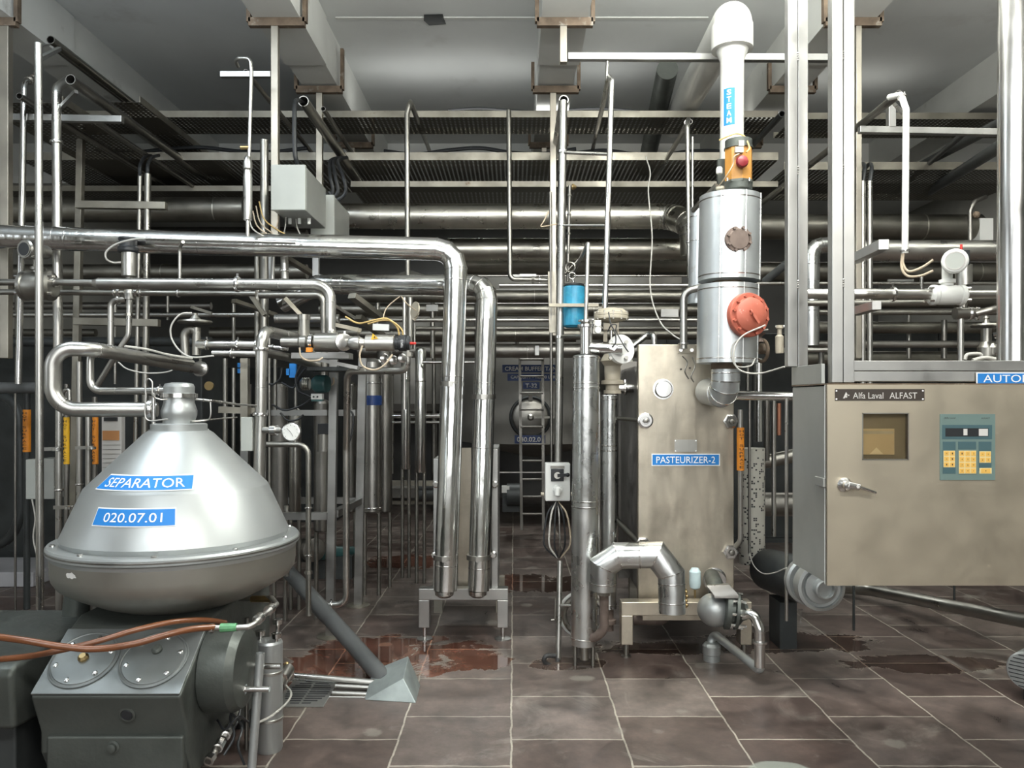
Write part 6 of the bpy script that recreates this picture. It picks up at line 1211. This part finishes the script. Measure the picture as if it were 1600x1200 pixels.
# ================================================================== RIGHT UPPER PIPES
pipe('thick polished vertical pipe at the right edge', [(1585, -120, 3.12), (1583, 566, 3.12)], .0575, CHROME, n=40)
pipe('white vertical pipe with a curved top and flexible wires at its foot', [(1390, 152, 3.95), (1408, 148, 3.85), (1416, 172, 3.8), (1414, 396, 3.8)], .0155, PVC, bend=.035, clamps=(.13, .985))
away('open-ended dark tube running away from the curved white pipe', 1405, 147, 3.95, 6.6, .02, STEELD)
g = MB(); g.beam(P(1342, 203, 4.3), P(1600, 208, 4.3), .036); single('cross_bar', 'square bar right of the wide column under the upper tray', 'bar', g, SQ, bevel=.003)
g = MB(); g.beam(P(1392, 164, 4.3), P(1392, 200, 4.3), .04); single('support_post', 'short square post on the right cross bar', 'post', g, SQ, bevel=.003)
pipe('thin strut from the short post to the curved white pipe', [(1395, 160, 4.25), (1413, 180, 3.85)], .010, STEEL, name='thin_rod', cat='rod')
for i, (a, b, r, lb) in enumerate((((1590, 178, 4.6), (1440, 258, 7.2), .035, 'upper dark tube sloping away on the right'), ((1600, 205, 4.4), (1450, 300, 7.0), .04, 'thick dark tube sloping away below it on the right'), ((1510, 205, 5.2), (1400, 300, 7.4), .02, 'thin dark tube sloping away behind the curved white pipe'), ((1250, 395, 5.6), (1195, 440, 5.9), .03, 'dark diagonal brace right of the lower clad vessel'))):
    g = MB(); g.cyl(P(*a), P(*b), r); single('sloping_tube', lb, 'tube', g, PVCG)
for x, r, lb in ((1348, .016, 'left'), (1359, .0165, 'right')):
    pipe('%s one of two close vertical pipes right of the wide column' % lb, [(x, 283, 4.75), (x, 600, 4.75)], r, STEEL)
    wire('dark cable hood curling into the %s close pipe on the right' % lb, [(x - 6, 262, 5.2), (x, 256, 5.0), (x + 3, 262, 4.8), (x, 286, 4.75)], .012, BLACK, 'cable_bundle', 'cable')
g = MB(); g.beam(P(1381, 382, 3.05), P(1335, 405, 3.45), .04); single('support_bracket', 'upper square arm sticking out from the wide column towards the camera', 'bracket', g, SQ, bevel=.002)
g = MB(); g.beam(P(1370, 477, 3.3), P(1336, 487, 3.6), .038); single('support_bracket', 'lower square arm on the wide column carrying the flow meter pipe', 'bracket', g, SQ, bevel=.002)
pipe('thick smooth pipe high on the right behind the bracket arm', [(1345, 392, 4.9), (1900, 392, 4.9)], .066, STEEL, 'insulated_pipe', 'insulated pipe', n=36)
pipe('small clad elbow pipe seen between the two steel columns', [(1300, 383, 5.1), (1268, 384, 5.1), (1267, 540, 5.1)], .052, CLAD, 'insulated_pipe', 'insulated pipe', bend=.1, lobster=True, seams=(.3, .5, .7), n=32)
# flow meter right
HR = 3.85
pipe('process pipe left of the white flow meter, passing behind the columns', [(1242, 459, 3.95), (1350, 459, 3.85), (1455, 460, HR)], .0265, STEEL, clamps=(.71,), n=24)
pipe('process pipe leading right from the white flow meter', [(1506, 460, HR), (1640, 460, HR)], .022, STEEL, n=24)
pipe('slimmer pipe running below the flow meter pipe', [(1230, 474, 4.2), (1462, 473, 4.2)], .016, STEELD, n=20)
flow_meter('white flow meter with round display head on the right', 1492, 408, 3.75, 1452, 1508, 445, 477, HR, 19, WHITE, .1)
for i, (pts, lb) in enumerate((([(1412, 396, 3.8), (1411, 412, 3.8), (1420, 424, 3.78), (1440, 418, 3.76), (1458, 406, 3.74)], 'upper beige wire looping to the white flow meter'), ([(1410, 396, 3.82), (1409, 418, 3.8), (1418, 431, 3.78), (1438, 431, 3.76), (1458, 423, 3.74)], 'lower beige wire looping to the white flow meter'))): wire(lb, pts, .006, WIREB)
t = thing('air_valve', 'black capped steel valve standing behind the white flow meter', 'valve', P(1508, 520, 4.1)); MB().pbox(1490, 390, 1516, 414, 4.0, .1).build('cap', BLACK, t, bevel=.004); MB().cyl(P(1502, 390, 4.05), P(1502, 382, 4.05), .006).build('red_pin', REDL, t); MB().cyl(P(1506, 446, 4.05), P(1506, 414, 4.05), .04).build('cylinder', STEEL, t); MB().cyl(P(1505, 500, 4.05), P(1505, 446, 4.05), .018).build('stem', STEELD, t)
t = thing('pipe_tee', 'clamped pipe tee with a drop leg right of the lower bracket arm', 'fitting', P(1502, 562, 3.9)); MB().cyl(P(1501, 565, 3.9), P(1501, 480, 3.9), .0145).build('drop_leg', STEEL, t); MB().cyl(P(1492, 490, 3.9), P(1520, 489, 3.9), .03).build('tee_body', STEELD, t)
for x in (1512, 1524): MB().lathe(P(x, 490, 3.9), [(.02, 0), (.034, .003), (.034, .014), (.02, .017)], (1, -.2, 0), 24).build('clamp', CHROME, t)
MB().tube([(1524, 490, 3.88), (1548, 484, 3.86), (1570, 478, 3.86)], .018).build('branch', STEELD, t)
t = thing('diaphragm_valve', 'flat topped diaphragm valve standing on the cabinet back beside the edge pipe', 'valve', P(1541, 560, 4.1)); MB().lathe(P(1541, 512, 4.1), [(.02, 0), (.07, .004), (.075, .01), (.07, .018), (.02, .024), (.012, .045), (.016, .05), (.012, .06)], n=36).build('diaphragm_housing', STEELD, t); MB().lathe(P(1541, 558, 4.1), [(.04, 0), (.042, .05), (.025, .08), (.025, .15)], n=28).build('valve_body', STEELD, t); MB().lathe(P(1558, 522, 4.05), [(.018, 0), (.03, .003), (.03, .02)], (.3, -.9, 0), 24).build('side_clamp', CHROME, t); MB().cyl(P(1552, 545, 4.05), P(1568, 545, 4.05), .03).build('outlet', CHROME, t)
wire('white hose loop lying on top behind the cabinet', [(1508, 562, 3.6), (1512, 554, 3.6), (1530, 553, 3.6), (1534, 556, 3.6)], .008, WIRE, 'thin_hose', 'hose')
wire('second white hose arching behind the cabinet top', [(1520, 563, 3.55), (1540, 559, 3.55), (1562, 563, 3.55)], .009, WIRE, 'thin_hose', 'hose')
t = thing('small_valve', 'small rusty tap high on the right in front of the mesh tray', 'tap', P(1515, 380, 5.0)); MB().tube([(1516, 378, 5.0), (1516, 330, 5.0), (1522, 315, 5.0), (1540, 308, 5.1)], .014, bend=.05).build('tap_pipe', STEELG, t); MB().lathe(P(1520, 336, 4.98), [(.01, 0), (.022, .01), (.022, .03), (.01, .04)], (1, -.3, 0), 16).build('tap_handle', RUSTC, t)
# ================================================================== BACKGROUND HORIZONTAL PIPES
# (x0, x1, y, Y, r, material, label, seam fractions)
bp = [
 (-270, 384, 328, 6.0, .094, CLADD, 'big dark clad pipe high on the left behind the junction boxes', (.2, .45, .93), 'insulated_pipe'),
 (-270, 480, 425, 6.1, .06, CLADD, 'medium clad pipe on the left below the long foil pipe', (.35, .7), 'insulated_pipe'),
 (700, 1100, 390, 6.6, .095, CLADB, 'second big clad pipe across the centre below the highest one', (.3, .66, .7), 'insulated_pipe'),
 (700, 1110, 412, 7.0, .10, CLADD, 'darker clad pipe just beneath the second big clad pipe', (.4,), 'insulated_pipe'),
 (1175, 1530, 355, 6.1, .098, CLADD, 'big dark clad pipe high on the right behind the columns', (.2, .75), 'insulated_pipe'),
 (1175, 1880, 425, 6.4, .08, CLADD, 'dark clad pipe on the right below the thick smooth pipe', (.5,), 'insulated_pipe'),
 (500, 1110, 484, 6.9, .06, CLADD, 'added dark clad pipe filling the gap behind the thin bright centre pipe', (.3, .7), 'insulated_pipe'),  # added dark pipes stand in for the shaded gaps between the rows
 (500, 1110, 522, 6.9, .05, CLADD, 'added dark clad pipe filling the gap low behind the thin centre pipes', (.5,), 'insulated_pipe'),
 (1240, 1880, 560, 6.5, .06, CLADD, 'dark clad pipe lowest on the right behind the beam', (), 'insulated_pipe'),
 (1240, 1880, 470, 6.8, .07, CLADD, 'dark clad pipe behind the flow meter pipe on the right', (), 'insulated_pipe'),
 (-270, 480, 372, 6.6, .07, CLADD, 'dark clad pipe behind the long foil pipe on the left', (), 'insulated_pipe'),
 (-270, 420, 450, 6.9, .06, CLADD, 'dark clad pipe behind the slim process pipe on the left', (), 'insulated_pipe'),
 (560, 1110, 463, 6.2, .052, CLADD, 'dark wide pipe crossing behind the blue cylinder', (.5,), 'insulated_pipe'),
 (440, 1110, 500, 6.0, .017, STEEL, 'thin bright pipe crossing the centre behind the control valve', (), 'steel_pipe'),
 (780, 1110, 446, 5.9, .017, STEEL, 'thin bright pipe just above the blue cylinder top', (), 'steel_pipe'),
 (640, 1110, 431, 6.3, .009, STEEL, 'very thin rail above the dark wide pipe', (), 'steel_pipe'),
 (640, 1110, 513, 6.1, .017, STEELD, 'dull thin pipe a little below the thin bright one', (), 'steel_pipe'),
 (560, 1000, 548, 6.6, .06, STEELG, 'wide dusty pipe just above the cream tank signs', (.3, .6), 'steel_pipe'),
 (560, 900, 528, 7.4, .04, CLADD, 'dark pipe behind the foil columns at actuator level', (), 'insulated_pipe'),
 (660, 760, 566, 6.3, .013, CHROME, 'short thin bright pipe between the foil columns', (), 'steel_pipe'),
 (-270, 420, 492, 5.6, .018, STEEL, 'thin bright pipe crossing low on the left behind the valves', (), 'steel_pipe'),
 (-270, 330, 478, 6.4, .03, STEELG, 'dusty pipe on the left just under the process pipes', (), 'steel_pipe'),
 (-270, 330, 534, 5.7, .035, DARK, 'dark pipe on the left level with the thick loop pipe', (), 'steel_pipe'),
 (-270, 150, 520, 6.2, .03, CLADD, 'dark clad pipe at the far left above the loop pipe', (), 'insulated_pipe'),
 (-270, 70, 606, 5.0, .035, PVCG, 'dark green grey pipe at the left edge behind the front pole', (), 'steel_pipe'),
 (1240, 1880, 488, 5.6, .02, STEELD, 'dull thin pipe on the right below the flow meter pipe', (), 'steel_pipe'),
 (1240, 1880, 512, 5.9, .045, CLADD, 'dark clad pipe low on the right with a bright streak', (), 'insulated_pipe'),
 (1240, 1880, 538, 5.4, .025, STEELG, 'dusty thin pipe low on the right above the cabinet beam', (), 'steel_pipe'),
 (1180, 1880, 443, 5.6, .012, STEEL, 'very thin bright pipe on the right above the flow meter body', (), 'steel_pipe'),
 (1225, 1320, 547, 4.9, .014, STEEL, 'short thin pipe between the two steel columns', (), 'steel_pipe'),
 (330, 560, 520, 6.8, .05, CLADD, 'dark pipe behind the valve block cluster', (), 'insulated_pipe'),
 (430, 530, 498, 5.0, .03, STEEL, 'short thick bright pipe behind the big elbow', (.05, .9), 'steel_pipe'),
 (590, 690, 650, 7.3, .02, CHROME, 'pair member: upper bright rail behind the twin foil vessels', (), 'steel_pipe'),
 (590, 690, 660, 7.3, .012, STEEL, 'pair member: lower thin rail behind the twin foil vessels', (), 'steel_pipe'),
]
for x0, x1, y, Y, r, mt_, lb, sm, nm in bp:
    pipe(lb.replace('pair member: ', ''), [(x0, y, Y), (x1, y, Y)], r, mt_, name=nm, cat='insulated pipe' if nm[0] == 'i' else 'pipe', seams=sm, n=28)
pipe('highest big clad pipe in the centre ending in a segmented elbow', [(520, 338, 6.2), (1048, 338, 6.2), (1082, 352, 5.9), (1084, 400, 5.9)], .1, CLADB, 'insulated_pipe', 'insulated pipe', bend=.12, lobster=True, seams=(.12, .15, .38, .62, .86), n=40)
g = MB().pbox(1531, 341, 1552, 376, 6.0, .2); single('white_panel', 'small white panel at the end of the dark right pipe', 'panel', g, WHITE)
# small uprights and hangers in the crowded middle distance
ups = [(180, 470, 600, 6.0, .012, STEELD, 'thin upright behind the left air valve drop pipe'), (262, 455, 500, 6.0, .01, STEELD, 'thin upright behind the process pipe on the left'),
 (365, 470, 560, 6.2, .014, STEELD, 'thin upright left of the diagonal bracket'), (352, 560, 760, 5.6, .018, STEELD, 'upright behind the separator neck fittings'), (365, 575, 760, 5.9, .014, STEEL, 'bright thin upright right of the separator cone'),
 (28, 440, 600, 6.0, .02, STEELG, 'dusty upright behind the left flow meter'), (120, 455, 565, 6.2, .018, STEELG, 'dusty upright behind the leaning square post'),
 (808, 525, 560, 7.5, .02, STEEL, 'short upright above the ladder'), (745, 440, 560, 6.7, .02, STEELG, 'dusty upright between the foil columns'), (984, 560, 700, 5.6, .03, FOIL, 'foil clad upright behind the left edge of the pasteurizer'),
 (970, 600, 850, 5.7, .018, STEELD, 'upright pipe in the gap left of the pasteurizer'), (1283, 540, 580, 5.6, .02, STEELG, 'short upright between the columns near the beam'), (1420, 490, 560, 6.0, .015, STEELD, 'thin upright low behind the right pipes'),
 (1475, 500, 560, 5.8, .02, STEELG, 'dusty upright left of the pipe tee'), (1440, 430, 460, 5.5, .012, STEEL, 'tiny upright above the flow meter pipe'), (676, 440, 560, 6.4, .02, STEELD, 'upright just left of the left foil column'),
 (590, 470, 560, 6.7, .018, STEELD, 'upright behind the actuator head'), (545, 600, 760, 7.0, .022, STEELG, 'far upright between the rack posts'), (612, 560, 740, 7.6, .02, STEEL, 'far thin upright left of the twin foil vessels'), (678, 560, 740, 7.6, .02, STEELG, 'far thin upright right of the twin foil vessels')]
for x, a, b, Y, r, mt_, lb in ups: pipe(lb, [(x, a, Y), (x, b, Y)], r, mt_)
brk = [(812, 428, 838, 432, 6.0, 'small white label strip on the rail above the blue cylinder'), (800, 429, 818, 438, 6.25, 'bright bracket end on the far rail left of the central pole'), (666, 476, 684, 486, 5.5, 'bright bracket plate left of the left foil column'), (1033, 483, 1060, 495, 5.8, 'shiny bracket plate left of the clad vessels'), (1388, 436, 1428, 440, 5.2, 'pale strip reflecting light on the right rails'), (836, 540, 842, 555, 6.5, 'white clip on the dusty pipe above the ladder')]
for x0, y0, x1, y1, Y, lb in brk: single('bracket_plate', lb, 'bracket', MB().pbox(x0, y0, x1, y1, Y, .02), SQ)
for i, (a, b, Y, lb) in enumerate((((380, 443), (414, 493), 4.6, 'perforated bracket under the process pipe joint'), ((300, 480), (332, 490), 5.6, 'small wedge bracket in the left pipe rows'))):
    g = MB(); g.beam(P(*a, Y), P(*b, Y), .05, .02); single('bracket_plate', lb, 'bracket', g, SQD)
# dark equipment far back closing the view
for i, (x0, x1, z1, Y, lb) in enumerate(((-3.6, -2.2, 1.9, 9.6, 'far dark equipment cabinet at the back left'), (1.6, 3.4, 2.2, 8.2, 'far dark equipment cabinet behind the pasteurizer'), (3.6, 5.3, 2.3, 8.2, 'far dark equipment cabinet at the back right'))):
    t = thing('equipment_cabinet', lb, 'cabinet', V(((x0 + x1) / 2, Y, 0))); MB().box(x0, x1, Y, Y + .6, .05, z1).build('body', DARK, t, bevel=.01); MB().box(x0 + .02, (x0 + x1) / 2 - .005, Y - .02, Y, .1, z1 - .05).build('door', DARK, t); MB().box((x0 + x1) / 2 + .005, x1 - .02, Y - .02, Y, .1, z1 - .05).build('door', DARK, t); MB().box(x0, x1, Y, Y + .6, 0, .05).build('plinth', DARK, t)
